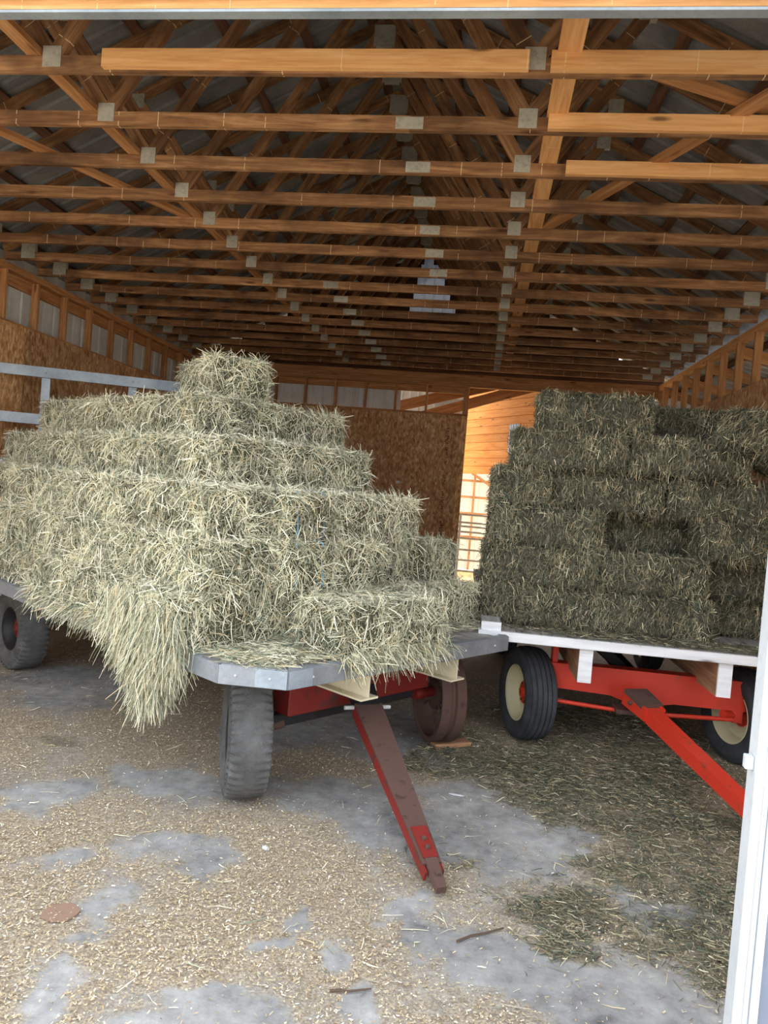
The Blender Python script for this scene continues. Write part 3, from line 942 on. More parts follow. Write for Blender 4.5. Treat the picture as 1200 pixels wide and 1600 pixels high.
BL, BW, BH = 0.92, 0.45, 0.317
pale_v = [(bale_core(BL, BW, BH, s, 'core_pale_shade'), bale_strands(BL, BW, BH, s, 9500, PAL_PALE, PW_PALE, 0.035, 0.135, 0.0024, 0.0054, 0.06, 0.40, 0.10)) for s in (1, 2, 3, 4)]
GL, GW, GH = 0.90, 0.44, 0.316
green_v = [(bale_core(GL, GW, GH, s, 'core_green_shade', amp=0.02), bale_strands(GL, GW, GH, s, 9000, PAL_GREEN, PW_GREEN, 0.025, 0.09, 0.003, 0.006, 0.04, 0.26, 0.08)) for s in (11, 12, 13)]
_bn = [0]
def bale(Mw, kind, label, group, twine=True):
    v = (pale_v if kind == 'pale' else green_v)[_bn[0] % (4 if kind == 'pale' else 3)]
    _bn[0] += 1
    o = bpy.data.objects.new('hay_bale', v[0])
    C.objects.link(o)
    o.matrix_basis = Mw
    tag(o, label, 'hay bale', group)
    s = bpy.data.objects.new('loose_strands', v[1])
    C.objects.link(s); s.parent = o; s['kind'] = 'stuff'
    if kind == 'pale' and twine:
        for yy in (-0.11, 0.11):
            t = bpy.data.objects.new('twine', twine_mesh(BL, BH)); C.objects.link(t); t.parent = o
            t.location = (0, yy, 0)
    return o

# ------------------------------------------------------------------ wheels
TR = 0.39
def tyre_tread(key, w, R, rin, mat):
    """worn lug tyre: notched shoulders"""
    n = 176
    prof = [(-w * .40, rin), (-w * .48, rin + .03), (-w * .54, rin + .09), (-w * .52, R - .055), (-w * .49, R - .03), (-w * .485, R - .012), (-w * .40, R - .004), (-w * .2, R), (0, R), (w * .2, R), (w * .40, R - .004), (w * .485, R - .012), (w * .49, R - .03), (w * .52, R - .055), (w * .54, rin + .09), (w * .48, rin + .03), (w * .40, rin)]
    def mod(i, j):
        if i in (4, 5, 11, 12):
            return -0.026 if (j % 4) in (0, 1) else 0.0
        if i in (6, 10):
            return -0.012 if (j % 4) in (0, 1) else 0.0
        return 0.0
    return lathe(key, prof, mat, n, mod)
def tyre_ribbed(key, w, R, rin, mat):
    prof = [(-w * .38, rin), (-w * .48, rin + .03), (-w * .54, rin + .09), (-w * .52, R - .06), (-w * .44, R - .022)]
    k = 5
    for i in range(k):
        x0 = -w * .42 + i * w * .84 / k
        x1 = x0 + w * .84 / k
        rr = R - 0.014 * abs((i - 2) / 2) ** 2
        prof += [(x0 + .004, rr - .012), (x0 + .006, rr), (x1 - .006, rr), (x1 - .004, rr - .012)]
    prof += [(w * .44, R - .022), (w * .52, R - .06), (w * .54, rin + .09), (w * .48, rin + .03), (w * .38, rin)]
    return lathe(key, prof, mat, 72)
def rim_mesh(key, w, rin, mat):
    # dish set towards +X-facing inner side, open on both faces
    prof = [(-w * .40, rin + .012), (-w * .43, rin + .004), (-w * .40, rin - .008), (-w * .32, rin - .012), (-w * .22, rin - .035), (-w * .02, rin - .045), (0.0, rin - .06), (w * .02, rin * .62), (-w * .06, rin * .5), (-w * .08, .05),
            (-w * .06, .05), (-w * .04, rin * .5), (w * .04, rin * .62), (w * .03, rin - .06), (w * .05, rin - .045), (w * .22, rin - .035), (w * .32, rin - .012), (w * .40, rin - .008), (w * .43, rin + .004), (w * .40, rin + .012)]
    return lathe(key, prof, mat, 48)
def hub_mesh(key, mat):
    return lathe(key, [(-.06, .008), (-.06, .03), (-.05, .042), (-.03, .046), (-.03, .095), (0.0, .095), (0.0, .05), (.16, .04), (.16, .01)], mat, 24)
def wheel(parent, x, y, steer, tyre, w, rimmat, hubmat, outer=-1, R=TR, rin=0.20):
    """outer = -1: the dished outside faces local -X"""
    flip = 0 if outer < 0 else PI
    Mx = T(x, y, R) @ RZ(steer + flip)
    if tyre == 'lug':
        me = tyre_tread('lug_tyre', w, R, rin, 'tyre_worn')
    else:
        me = tyre_ribbed('rib_tyre', w, R, rin, 'tyre')
    o = link('wheel', me, None, parent, Mx)
    link('rim', rim_mesh('rim_' + rimmat, w, rin, rimmat), None, o)
    link('hub', hub_mesh('hub_' + hubmat, hubmat), None, o)
    for k in range(6):
        a = k * PI / 3
        link('lug_nut', lathe('lugnut', [(-.012, .011), (.012, .011)], hubmat, 6, caps=True, smooth=False), None, o, T(-w * .08 - .006, .078 * math.cos(a), .078 * math.sin(a)))
    return o
def steel_wheel(parent, x, y, steer, R=0.37):
    Mx = T(x, y, R + 0.03) @ RZ(steer)
    w = 0.20
    prof = [(-w / 2, R - .03), (-w / 2, R - .004), (-w * .42, R), (-w * .12, R), (-w * .06, R - .02), (w * .06, R - .02), (w * .12, R), (w * .42, R), (w / 2, R - .004), (w / 2, R - .03), (w * .44, R - .04), (-w * .44, R - .04), (-w / 2, R - .03)]
    o = link('wheel', lathe('steel_rim', prof, 'rust', 64), None, parent, Mx)
    o['label'] = 'rusty spoked steel wheel without a tyre'
    link('hub', lathe('steel_hub', [(-.13, .015), (-.13, .05), (-.06, .055), (-.05, .12), (-.02, .12), (0, .06), (.10, .055), (.10, .015)], 'rust', 24), None, o)
    for k in range(12):
        a = k * PI / 6
        rod('spoke', (-.04 if k % 2 else .06, .06 * math.cos(a), .06 * math.sin(a)), (0.0, (R - .035) * math.cos(a), (R - .035) * math.sin(a)), .008, 'rust', o, 6)
    return o

# ------------------------------------------------------------------ wagon with the pale hay
Uv = Vector((0.81020, -0.58615, 0)); Vv = Vector((0.58615, 0.81020, 0))
OL = Vector((-1.09368, 3.69173, 0))
angL = math.atan2(Vv.y, Vv.x)
WL = T(OL.x, OL.y, 0) @ RZ(angL)           # local x = across the deck, local y = back from the front edge
wag = empty('hay_wagon', OL, angL)
tag(wag, 'old flatbed hay wagon with grey steel deck edging and one spoked steel wheel', 'wagon', 'flatbed hay wagons')
DZ = 0.98
DW, DL = 2.6, 4.65
CH = 0.24
# deck planks run lengthwise
for k in range(10):
    x0 = 0.03 + k * (DW - 0.06) / 10; x1 = x0 + (DW - 0.06) / 10
    cut = max(0.0, CH - x0, CH - (DW - x1)) + 0.04
    plainbox('deck_plank', x0 + 0.003, x1 - 0.003, cut, DL - 0.02, DZ - 0.045, DZ - 0.008, 'deck', wag)
# steel edging: front, two chamfers, two sides, rear (C-channel: lip + face)
corners = [(CH, 0.0), (DW - CH, 0.0), (DW, CH * 1.25), (DW, DL), (0.0, DL), (0.0, CH * 1.25)]
for i in range(6):
    a, b = Vector(corners[i] + (0,)), Vector(corners[(i + 1) % 6] + (0,))
    d = (b - a).normalized(); nrm = Vector((-d.y, d.x, 0))           # inward
    e = 0.0
    f0, f1 = a, b
    face = link('edge_channel', box_mesh((b - a).length, 0.012, 0.105, 'channel', 0.002), None, wag, frame_from(a + Vector((0, 0, DZ - 0.052)), b + Vector((0, 0, DZ - 0.052)))[0])
    mm, L = frame_from(a + nrm * 0.03 + Vector((0, 0, DZ + 0.001)), b + nrm * 0.03 + Vector((0, 0, DZ + 0.001)))
    link('lip', box_mesh(L - 0.02, 0.055, 0.006, 'channel'), None, face, face.matrix_basis.inverted() @ mm)
    k = max(2, int(L / 0.35))
    if i in (0, 5):
        for q in range(k):
            p = a + d * (L * (q + 0.5) / k) - nrm * 0.008 + Vector((0, 0, DZ - 0.05))
            mm2, _ = frame_from(p, p - nrm)
            link('rivet', lathe('rivet', [(0, .009), (.006, .006), (.007, .001)], 'lace', 8), None, face, face.matrix_basis.inverted() @ T(*p) @ mm2.to_3x3().to_4x4())
# corner joint plates at the near corner
for (a, b) in (((CH + 0.005, -0.009), (CH + 0.17, -0.009)), ((CH * 0.52, CH * 0.62 - 0.012), (CH - 0.006, -0.004))):
    a3, b3 = Vector(a + (DZ - 0.05,)), Vector(b + (DZ - 0.05,))
    cp = link('corner_plate', box_mesh((b3 - a3).length, 0.008, 0.10, 'galv'), None, wag, frame_from(a3, b3)[0])
# cream I-beam stringers
def ibeam(x, y0, y1, z0, z1, parent):
    o = plainbox('stringer', x - 0.006, x + 0.006, y0, y1, z0, z1, 'cream', parent)
    o['label'] = 'cream painted steel I-beam under the deck'
    c = o.matrix_basis.inverted()
    for z in (z0, z1):
        link('flange', box_mesh(0.15, y1 - y0 + 0.02, 0.012, 'cream'), None, o, c @ T(x, (y0 + y1) / 2, z))
for x in (0.92, 1.80):
    ibeam(x, 0.03, 4.7, 0.72, 0.915, wag)
# bolsters, axles
for yb_ in (0.62, 4.3):
    b1 = plainbox('bolster', 0.72, 2.12, yb_ - 0.09, yb_ + 0.09, 0.50, 0.712, 'darkred', wag, 0.01)
    plainbox('axle', 0.70, 2.20, yb_ + 0.02, yb_ + 0.10, 0.40, 0.49, 'black', wag, 0.01)
plainbox('reach_pole', 1.32, 1.40, 0.72, 4.2, 0.44, 0.53, 'darkred', wag)
steerL = math.radians(-31)
wheel(wag, 0.52, 0.70, steerL, 'lug', 0.25, 'black', 'darkred', -1)
wheel(wag, 0.50, 4.32, 0.0, 'lug', 0.25, 'black', 'darkred', -1)
wheel(wag, 2.30, 4.32, 0.0, 'lug', 0.25, 'black', 'darkred', 1)
steel_wheel(wag, 2.34, 0.60, steerL)
rod('tie_rod', (0.62, 1.0, 0.36), (2.2, 0.88, 0.36), 0.016, 'rust', wag)
rod('spindle', (0.50, 0.70, 0.40), (0.78, 0.66, 0.42), 0.035, 'rust', wag)
rod('spindle', (2.06, 0.62, 0.43), (2.30, 0.60, 0.43), 0.04, 'darkred', wag)
# tongue: tapered box lying down to the floor
def loft(name, secs, mat, parent):
    vs, fs = [], []
    k = len(secs[0])
    for s in secs: vs += s
    for i in range(len(secs) - 1):
        for j in range(k):
            l = (j + 1) % k
            fs.append((i * k + j, i * k + l, (i + 1) * k + l, (i + 1) * k + j))
    fs.append(tuple(range(k))[::-1]); fs.append(tuple(range((len(secs) - 1) * k, len(secs) * k)))
    me = pyd(name, vs, fs); me.materials.append(M[mat])
    bm = bmesh.new(); bm.from_mesh(me); bmesh.ops.recalc_face_normals(bm, faces=bm.faces); bm.to_mesh(me); bm.free()
    return link(name, me, None, parent)
iWL = WL.inverted()
tp0 = iWL @ Vector((-0.64, 4.86, 0.58)); tp1 = iWL @ Vector((-0.03, 3.63, 0.055))
td = (tp1 - tp0).normalized(); ts = td.cross(Vector((0, 0, 1))).normalized(); tu = ts.cross(td)
def sec(t, hw, dn, upz, off=0.0):
    c = tp0 + (tp1 - tp0) * t
    return [tuple(c + ts * (off - hw) + tu * upz), tuple(c + ts * (off + hw) + tu * upz), tuple(c + ts * (off + hw) - tu * dn), tuple(c + ts * (off - hw) - tu * dn)]
tongue = loft('tongue', [sec(0.02, 0.095, 0.0, 0.012), sec(0.9, 0.052, 0.0, 0.012)], 'rust', wag)
for s in (-1, 1):
    loft('side_plate', [sec(0.02, 0.007, 0.085, 0.0, s * 0.088), sec(0.93, 0.007, 0.055, 0.0, s * 0.046)], 'darkred', tongue)
loft('hitch_plate', [sec(0.74, 0.045, -0.013, 0.022), sec(0.88, 0.04, -0.013, 0.022)], 'darkred', tongue)
loft('clevis', [sec(0.86, 0.035, 0.03, 0.02), sec(1.0, 0.026, 0.03, 0.012)], 'rust', tongue)
for t in (0.80, 0.84, 0.95):
    c = tp0 + (tp1 - tp0) * t + tu * 0.022
    rod('bolt', c, c + tu * 0.012, 0.013, 'rust', tongue, 6)
pb = loft('pivot_bracket', [sec(-0.10, 0.085, 0.07, 0.04), sec(0.03, 0.075, 0.06, 0.02)], 'black', wag)
c = tp0 + td * 0.03 - tu * 0.02
rod('pivot_pin', c - ts * 0.16, c + ts * 0.16, 0.014, 'lace', pb)
# rear rack of galvanised channel, a thing standing on the deck's tail
rk = empty('steel_rack', (-5.386, 7.597, 0), math.radians(22.2))
tag(rk, 'galvanised steel channel rack standing behind the tail of the old wagon', 'rack')
def chan(name, p0, p1, w, parent):
    mm, L = frame_from(p0, p1)
    o = link(name, box_mesh(L, 0.006, w, 'galv'), None, parent, mm)
    for s in (-1, 1):
        link('flange', box_mesh(L, 0.04, 0.006, 'galv'), None, o, T(0, 0.023, s * (w / 2 - 0.003)))
    return o
RPX = (0.47, 1.40, 2.25)
for x in RPX:
    beam('post', (x, 0.062, 0.002), (x, 0.062, 3.05), 0.035, 0.09, 'galv', rk, (1, 0, 0))
for z, x0, x1 in ((3.015, 0.0, 2.32), (2.485, 0.0, 0.53), (1.955, 0.0, 2.32), (1.2, 0.0, 2.32), (0.5, 0.0, 2.32)):
    r_ = chan('rail', (x0, 0.0, z), (x1, 0.0, z), 0.115, rk)
    for x in RPX:
        if x0 < x < x1:
            link('bolt', lathe('rackbolt', [(0, .014), (.008, .010), (.009, .001)], 'lace', 8), None, r_, T(x - (x0 + x1) / 2, -0.004, 0.0) @ RZ(-PI / 2))

# bales on the old wagon: (axis, back, across, layer, label)
GLAB = 'pale bales on the old wagon'
def zl(k): return DZ + 0.006 + 0.320 * k
left_bales = [
 ('b', 0.21, 1.10, 0, 'lowest front hay bale with straw fringe hanging over the deck edge'),
 ('b', 0.69, 2.13, 0, 'lowest pale hay bale at the far front corner by the other wagon'),
 ('b', 0.82, 0.30, 0, 'lowest hay bale poking over the deck side, loose hay cascading from its end'),
 ('b', 0.68, 1.21, 0, 'lowest pale hay bale right behind the fringed front bale'),
 ('a', 1.54, 0.22, 0, 'bottom row bale on the deck side, first behind the cascading bale'),
 ('a', 2.49, 0.25, 0, 'bottom row bale on the deck side, second behind the cascading bale'),
 ('a', 3.44, 0.27, 0, 'bottom row bale on the deck side, third behind the cascading bale'),
 ('a', 4.39, 0.28, 0, 'bottom row bale over the rear wheel of the old wagon'),
 ('a', 0.94, 0.77, 1, 'end-on pale bale of the second layer with blue twine down its front'),
 ('a', 0.97, 1.25, 1, 'end-on pale bale of the second layer nearest the middle of the wagon'),
 ('b', 0.88, 2.02, 1, 'second layer pale bale resting on the far front corner bale'),
 ('a', 1.00, 0.29, 1, 'second layer side bale just above the cascading bale'),
 ('a', 1.95, 0.27, 1, 'second layer side bale, second from the wagon front'),
 ('a', 2.90, 0.29, 1, 'second layer side bale, third from the wagon front'),
 ('a', 3.85, 0.27, 1, 'second layer side bale, fourth from the wagon front'),
 ('b', 4.56, 0.50, 1, 'second layer crosswise bale at the tail of the old wagon'),
 ('a', 1.02, 0.81, 2, 'third layer end-on bale with a blue twine strand on top'),
 ('b', 0.82, 1.44, 2, 'third layer crosswise bale jutting out beside the strand board partition'),
 ('a', 1.10, 0.34, 2, 'third layer side bale at the front of its row'),
 ('a', 2.05, 0.32, 2, 'third layer side bale, second from the front of its row'),
 ('a', 3.00, 0.34, 2, 'third layer side bale, third from the front of its row'),
 ('a', 3.95, 0.33, 2, 'third layer side bale, fourth from the front of its row'),
 ('b', 4.67, 0.52, 2, 'third layer crosswise bale at the tail under the steel rack'),
 ('b', 1.24, 1.32, 3, 'fourth layer crosswise bale, shaggy and leaning towards the partition'),
 ('b', 1.71, 1.36, 3, 'fourth layer crosswise bale hidden behind the shaggy one'),
 ('a', 1.50, 0.63, 3, 'fourth layer side bale right beneath the topmost bale'),
 ('a', 2.43, 0.61, 3, 'fourth layer side bale, second from the front of its row'),
 ('a', 3.36, 0.63, 3, 'fourth layer side bale, third from the front of its row'),
 ('a', 4.27, 0.62, 3, 'fourth layer side bale at the tail, beside the steel rack post'),
 ('b', 1.76, 1.50, 4, 'fifth layer crosswise bale directly carrying the topmost bale'),
 ('a', 2.00, 0.79, 4, 'fifth layer side bale at the foot of the topmost bale'),
 ('a', 2.95, 0.80, 4, 'fifth layer side bale in front of the short rack post'),
 ('a', 3.90, 0.80, 4, 'fifth layer side bale nearest the long rack post'),
 ('t', 2.08, 1.08, 5, 'topmost pale hay bale crowning the whole stack alone'),
]
random.seed(21)
for axn, a, b, k, lab in left_bales:
    rz = random.uniform(-0.035, 0.035) + (PI / 2 if axn == 'a' else 0.0) + (PI if random.random() < 0.5 else 0)
    if axn == 't': rz = math.radians(73)
    bale(WL @ T(b, a, zl(k)) @ RZ(rz), 'pale', lab, GLAB, twine=('twine' in lab or 'shaggy and' in lab))

# loose hay: cascade over the deck side, fringe along the front and side, chaff on the corner
def cascade():
    n = 8000
    rng = np.random.default_rng(5)
    s = rng.random(n)
    ly = 0.55 + 0.75 * rng.beta(1.7, 2.0, n)
    lx = -0.10 - 0.14 * rng.random(n) + 0.10 * (rng.random(n))
    depth = np.exp(-((ly - 0.84) / 0.17) ** 2)
    z = 1.32 - (0.36 + 0.26 * depth) * s ** 0.8
    lx = lx - 0.02 + 0.07 * s * (1 - 0.3 * depth)
    P = np.stack([lx, ly + rng.normal(size=n) * 0.02 - (ly - 0.84) * 0.45 * s * depth, z], axis=1)
    D = np.stack([rng.normal(size=n) * 0.28 - 0.12, rng.normal(size=n) * 0.30, -1.0 + rng.normal(size=n) * 0.25], axis=1)
    D /= np.linalg.norm(D, axis=1, keepdims=True)
    L = 0.06 + 0.16 * rng.random(n)
    W = 0.0022 + 0.0026 * rng.random(n)
    o = link('hay_cascade', ribbons(P, D, L, W, 0.1 + 0.1 * rng.random(n), pick(PAL_PALE, PW_PALE, n, rng), 'hay_cascade', rng=rng), None, None, WL)
    tag(o, 'loose pale hay cascading over the side of the old wagon deck', 'loose hay', kind='stuff')
cascade()
def fringe(name, label, x0, x1, y0, y1, z, n, seed, dx, dy, pal=(PAL_PALE, PW_PALE), Wm=None, lmax=0.16):
    rng = np.random.default_rng(seed)
    t = rng.random(n)
    P = np.stack([x0 + (x1 - x0) * t + rng.normal(size=n) * 0.015, y0 + (y1 - y0) * t + rng.normal(size=n) * 0.015, z + rng.normal(size=n) * 0.03 + 0.02], axis=1)
    D = np.stack([dx + rng.normal(size=n) * 0.7, dy + rng.normal(size=n) * 0.7, -0.7 + rng.normal(size=n) * 0.5], axis=1)
    D /= np.linalg.norm(D, axis=1, keepdims=True)
    L = 0.05 + (lmax - 0.05) * rng.random(n) ** 1.5
    o = link(name, ribbons(P, D, L, 0.003 + 0.003 * rng.random(n), 0.3 * rng.random(n), pick(pal[0], pal[1], n, rng), name, rng=rng), None, None, Wm or WL)
    tag(o, label, 'loose hay', kind='stuff')
fringe('hay_fringe', 'loose hay fringe dangling from the front deck edge under the lowest front bale', 0.62, 1.62, -0.035, -0.035, 0.985, 900, 8, 0.0, -0.5)
fringe('hay_fringe', 'loose hay fringe dangling along the side of the old wagon deck', -0.02, -0.02, 1.05, 2.9, 0.98, 1500, 9, -0.5, 0.0)
def scatter(name, label, xr, yr, z, n, seed, Wm, pal, dens, lmin, lmax, hz=0.01):
    rng = np.random.default_rng(seed)
    P = np.zeros((0, 3))
    while len(P) < n:
        x = xr[0] + (xr[1] - xr[0]) * rng.random(n); y = yr[0] + (yr[1] - yr[0]) * rng.random(n)
        keep = rng.random(n) < dens(x, y)
        P = np.concatenate([P, np.stack([x[keep], y[keep], z + hz * rng.random(keep.sum()) ** 2], axis=1)])
    P = P[:n]
    a = rng.random(n) * 2 * PI
    D = np.stack([np.cos(a), np.sin(a), rng.normal(size=n) * 0.10 + 0.03], axis=1)
    D /= np.linalg.norm(D, axis=1, keepdims=True)
    L = lmin + (lmax - lmin) * rng.random(n) ** 1.8
    o = link(name, ribbons(P, D, L, 0.0028 + 0.003 * rng.random(n), 0.04 * rng.random(n), pick(pal[0], pal[1], n, rng), name, rng=rng, zmin=z), None, None, Wm)
    tag(o, label, 'loose hay', kind='stuff')
PP, PG = (PAL_PALE, PW_PALE), (PAL_GREEN, PW_GREEN)
scatter('deck_hay', 'loose pale hay strewn on the front corner of the old wagon deck', (0.06, 0.95), (0.06, 0.62), DZ + 0.008, 4200, 15, WL, PP,
        lambda x, y: np.clip((x + 1.5 * y - 0.22) * 3.0, 0, 1), 0.03, 0.15, 0.035)
scatter('deck_hay', 'thin loose hay strewn on the far front corner of the old wagon deck', (1.6, 2.5), (0.25, 0.55), DZ + 0.008, 900, 16, WL, PP, lambda x, y: np.ones_like(x), 0.03, 0.13, 0.03)

# ------------------------------------------------------------------ wagon with the green hay
OR_ = Vector((0.085, 5.65, 0))
angR = math.radians(1.0)
WR = T(OR_.x, OR_.y, 0) @ RZ(angR)
wg = empty('hay_wagon', OR_, angR)
tag(wg, 'bright red running gear hay wagon with white edged deck and cream wheel rims', 'wagon', 'flatbed hay wagons')
RZD = 1.0
RW = 2.68
for k in range(10):
    x0 = k * RW / 10; x1 = x0 + RW / 10
    plainbox('deck_plank', x0 + 0.003, x1 - 0.003, 0.04, 4.8, RZD - 0.045, RZD, 'deck', wg)
box('front_board', -0.02, RW + 0.02, 0.0, 0.038, RZD - 0.07, RZD + 0.002, 'whiteboard', wg, 0.003)
box('side_board', -0.02, -0.002, 0.04, 4.8, RZD - 0.07, RZD + 0.002, 'whiteboard', wg)
kb = plainbox('corner_block', 0.0, 0.15, 0.045, 0.42, RZD + 0.001, RZD + 0.065, 'deck', wg, 0.004)
plainbox('face_board', -0.075, 0.075, -0.215, -0.190, -0.033, 0.033, 'whiteboard', kb)
for x, lab in ((0.80, 0), (1.81, 1)):
    s = box('stringer', x - 0.05, x + 0.05, 0.06, 4.6, RZD - 0.33, RZD - 0.072, 'block', wg)
    q = s.matrix_basis.inverted()
    link('white_end', box_mesh(0.10, 0.02, 0.255, 'whiteboard'), None, s, q @ T(x, 0.049, RZD - 0.201))
for k in range(7):
    yy = 0.5 + k * 0.65
    box('cross_beam', 0.02, RW - 0.02, yy - 0.02, yy + 0.02, RZD - 0.07, RZD - 0.046, 'block', wg)
# red front beam: trapezoid seen from the front, deeper in the middle
def beam_poly(y0, y1):
    poly = [(0.56, 0.50), (0.60, 0.70), (2.12, 0.70), (2.16, 0.46), (1.60, 0.46), (1.45, 0.43), (1.25, 0.43), (1.10, 0.48)]
    n = len(poly)
    vs = [(x, y0, z) for x, z in poly] + [(x, y1, z) for x, z in poly]
    fs = [tuple(range(n)), tuple(range(n, 2 * n))[::-1]] + [(i, n + i, n + (i + 1) % n, (i + 1) % n) for i in range(n)]
    me = pyd('axle_beam', vs, fs); me.materials.append(M['red'])
    bm = bmesh.new(); bm.from_mesh(me); bmesh.ops.recalc_face_normals(bm, faces=bm.faces); bm.to_mesh(me); bm.free()
    return me
for y0 in (0.52, 3.9):
    link('axle_beam', beam_poly(y0, y0 + 0.14), None, wg)
for x in (0.72, 1.92):
    for y0 in (0.60, 3.95):
        plainbox('stake_bracket', x - 0.10, x - 0.055, y0 - 0.05, y0 + 0.08, 0.69, 0.93, 'red', wg, 0.004)
        plainbox('bolster_pad', x - 0.06, x + 0.2, y0 - 0.07, y0 + 0.09, 0.64, RZD - 0.332, 'red', wg)
plainbox('reach_pole', 1.28, 1.40, 0.66, 3.9, 0.52, 0.62, 'black', wg)
beam('brace', (1.30, 0.9, 0.60), (0.95, 0.75, 0.88), 0.05, 0.08, 'black', wg)
steerR = math.radians(17)
wheel(wg, 0.45, 0.68, steerR, 'rib', 0.25, 'rim', 'red', -1, TR, 0.225)
wheel(wg, 2.19, 0.70, steerR, 'rib', 0.25, 'rim', 'red', 1, TR, 0.225)
wheel(wg, 0.45, 4.0, 0.0, 'rib', 0.25, 'rim', 'red', -1, TR, 0.225)
wheel(wg, 2.24, 4.0, 0.0, 'rib', 0.25, 'rim', 'red', 1, TR, 0.225)
rod('spindle', (0.50, 0.66, 0.40), (0.66, 0.60, 0.52), 0.04, 'red', wg)
rod('spindle', (1.98, 0.50, 0.43), (2.20, 0.64, 0.40), 0.035, 'red', wg)
plainbox('knuckle', 0.56, 0.66, 0.53, 0.66, 0.36, 0.56, 'red', wg, 0.008)
plainbox('knuckle', 2.06, 2.15, 0.53, 0.66, 0.36, 0.56, 'red', wg, 0.008)
rod('tie_rod', (0.60, 0.46, 0.41), (1.16, 0.42, 0.39), 0.017, 'red', wg)
rod('tie_rod', (1.40, 0.42, 0.39), (2.05, 0.48, 0.40), 0.017, 'red', wg)
plainbox('steering_arm', 1.12, 1.36, 0.33, 0.52, 0.385, 0.42, 'rust', wg, 0.004)
# tongue
iWR = WR.inverted()
tp0 = iWR @ Vector((1.35, 5.93, 0.56)); tp1 = iWR @ Vector((1.98, 4.50, 0.13))
td = (tp1 - tp0).normalized(); ts = td.cross(Vector((0, 0, 1))).normalized(); tu = ts.cross(td)
tongue = loft('tongue', [sec(0.06, 0.062, 0.10, 0.0), sec(0.97, 0.052, 0.085, 0.0)], 'red', wg)
loft('hinge_plate', [sec(-0.04, 0.10, 0.005, 0.03), sec(0.10, 0.095, 0.005, 0.03)], 'rust', tongue)
for s in (-1, 1):
    loft('hinge_ear', [sec(-0.04, 0.012, 0.10, 0.028, s * 0.085), sec(0.13, 0.012, 0.08, 0.012, s * 0.075)], 'red', tongue)
loft('hitch', [sec(0.96, 0.03, 0.06, -0.02), sec(1.06, 0.03, 0.06, -0.02)], 'rust', tongue)
c = tp0 + td * 0.04 - tu * 0.03
rod('hinge_pin', c - ts * 0.12, c + ts * 0.12, 0.016, 'rust', tongue)
# the far end of the tongue rests on a wooden block
bp = WR @ (tp1 + td * 0.02)
ob = plainbox('support_block', bp.x - 0.09, bp.x + 0.09, bp.y - 0.06, bp.y + 0.06, 0.003, 0.035, 'block')
tag(ob, 'small wooden block under the tip of the bright red tongue', 'wood block')

RG = 'green bales on the red wagon'
ZR = [RZD + 0.004 + 0.318 * k for k in range(6)]
right_bales = [
 ('b', 0.52, 0.45, 0, 'bottom green hay bale by the white corner block'),
 ('b', 0.50, 1.33, 0, 'bottom green hay bale in the middle of the white deck edge'),
 ('a', 1.24, 2.04, 0, 'bottom green bale set back to the right of the dark gap'),
 ('a', 1.24, 2.48, 0, 'bottom green bale at the deck side nearest the barn door'),
 ('a', 1.22, 0.26, 0, 'bottom green bale behind the one by the corner block'),
 ('b', 0.55, 0.43, 1, 'second layer green bale above the corner block'),
 ('b', 0.57, 1.29, 1, 'second layer green bale with a pale strand lying along its top'),
 ('a', 1.12, 1.98, 1, 'second layer green bale set back beside the dark gap'),
 ('a', 1.12, 2.43, 1, 'second layer green bale at the deck side nearest the barn door'),
 ('a', 1.26, 0.25, 1, 'second layer green bale behind the one above the corner block'),
 ('b', 1.04, 1.20, 1, 'second layer green bale directly under the recessed one in the hollow'),
 ('b', 0.58, 0.46, 2, 'third layer green bale at the open side facing the gate'),
 ('b', 1.06, 1.42, 2, 'third layer green bale recessed in a dark hollow'),
 ('b', 0.62, 2.14, 2, 'third layer green bale on the door side of the dark hollow'),
 ('a', 0.88, 0.25, 3, 'fourth layer bale turned end-on, tufted face at the stack side'),
 ('b', 0.74, 0.945, 3, 'fourth layer green bale between the end-on bale and the door side'),
 ('b', 0.66, 1.87, 3, 'fourth layer green bale on the door side under the tilted bale'),
 ('b', 0.64, 0.60, 4, 'fifth layer green bale stepped in above the end-on bale'),
 ('b', 0.62, 1.54, 4, 'fifth layer green bale beside the tilted bale'),
 ('b', 0.67, 0.79, 5, 'topmost green bale, long and level on the stack'),
 ('b', 1.20, 1.62, 5, 'green bale recessed in shadow between the two topmost bales'),
]
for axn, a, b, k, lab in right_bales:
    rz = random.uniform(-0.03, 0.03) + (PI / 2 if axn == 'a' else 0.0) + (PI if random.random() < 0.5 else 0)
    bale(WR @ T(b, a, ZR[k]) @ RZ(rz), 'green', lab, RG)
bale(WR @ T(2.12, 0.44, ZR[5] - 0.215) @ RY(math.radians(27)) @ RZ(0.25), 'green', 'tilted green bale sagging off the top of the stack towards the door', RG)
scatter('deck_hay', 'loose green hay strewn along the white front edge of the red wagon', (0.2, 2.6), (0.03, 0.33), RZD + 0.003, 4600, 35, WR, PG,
        lambda x, y: np.clip((y - 0.02) * 3.2 + 0.05, 0, 1) * np.clip((x - 0.1) * 1.2, 0.15, 1), 0.03, 0.12, 0.03)

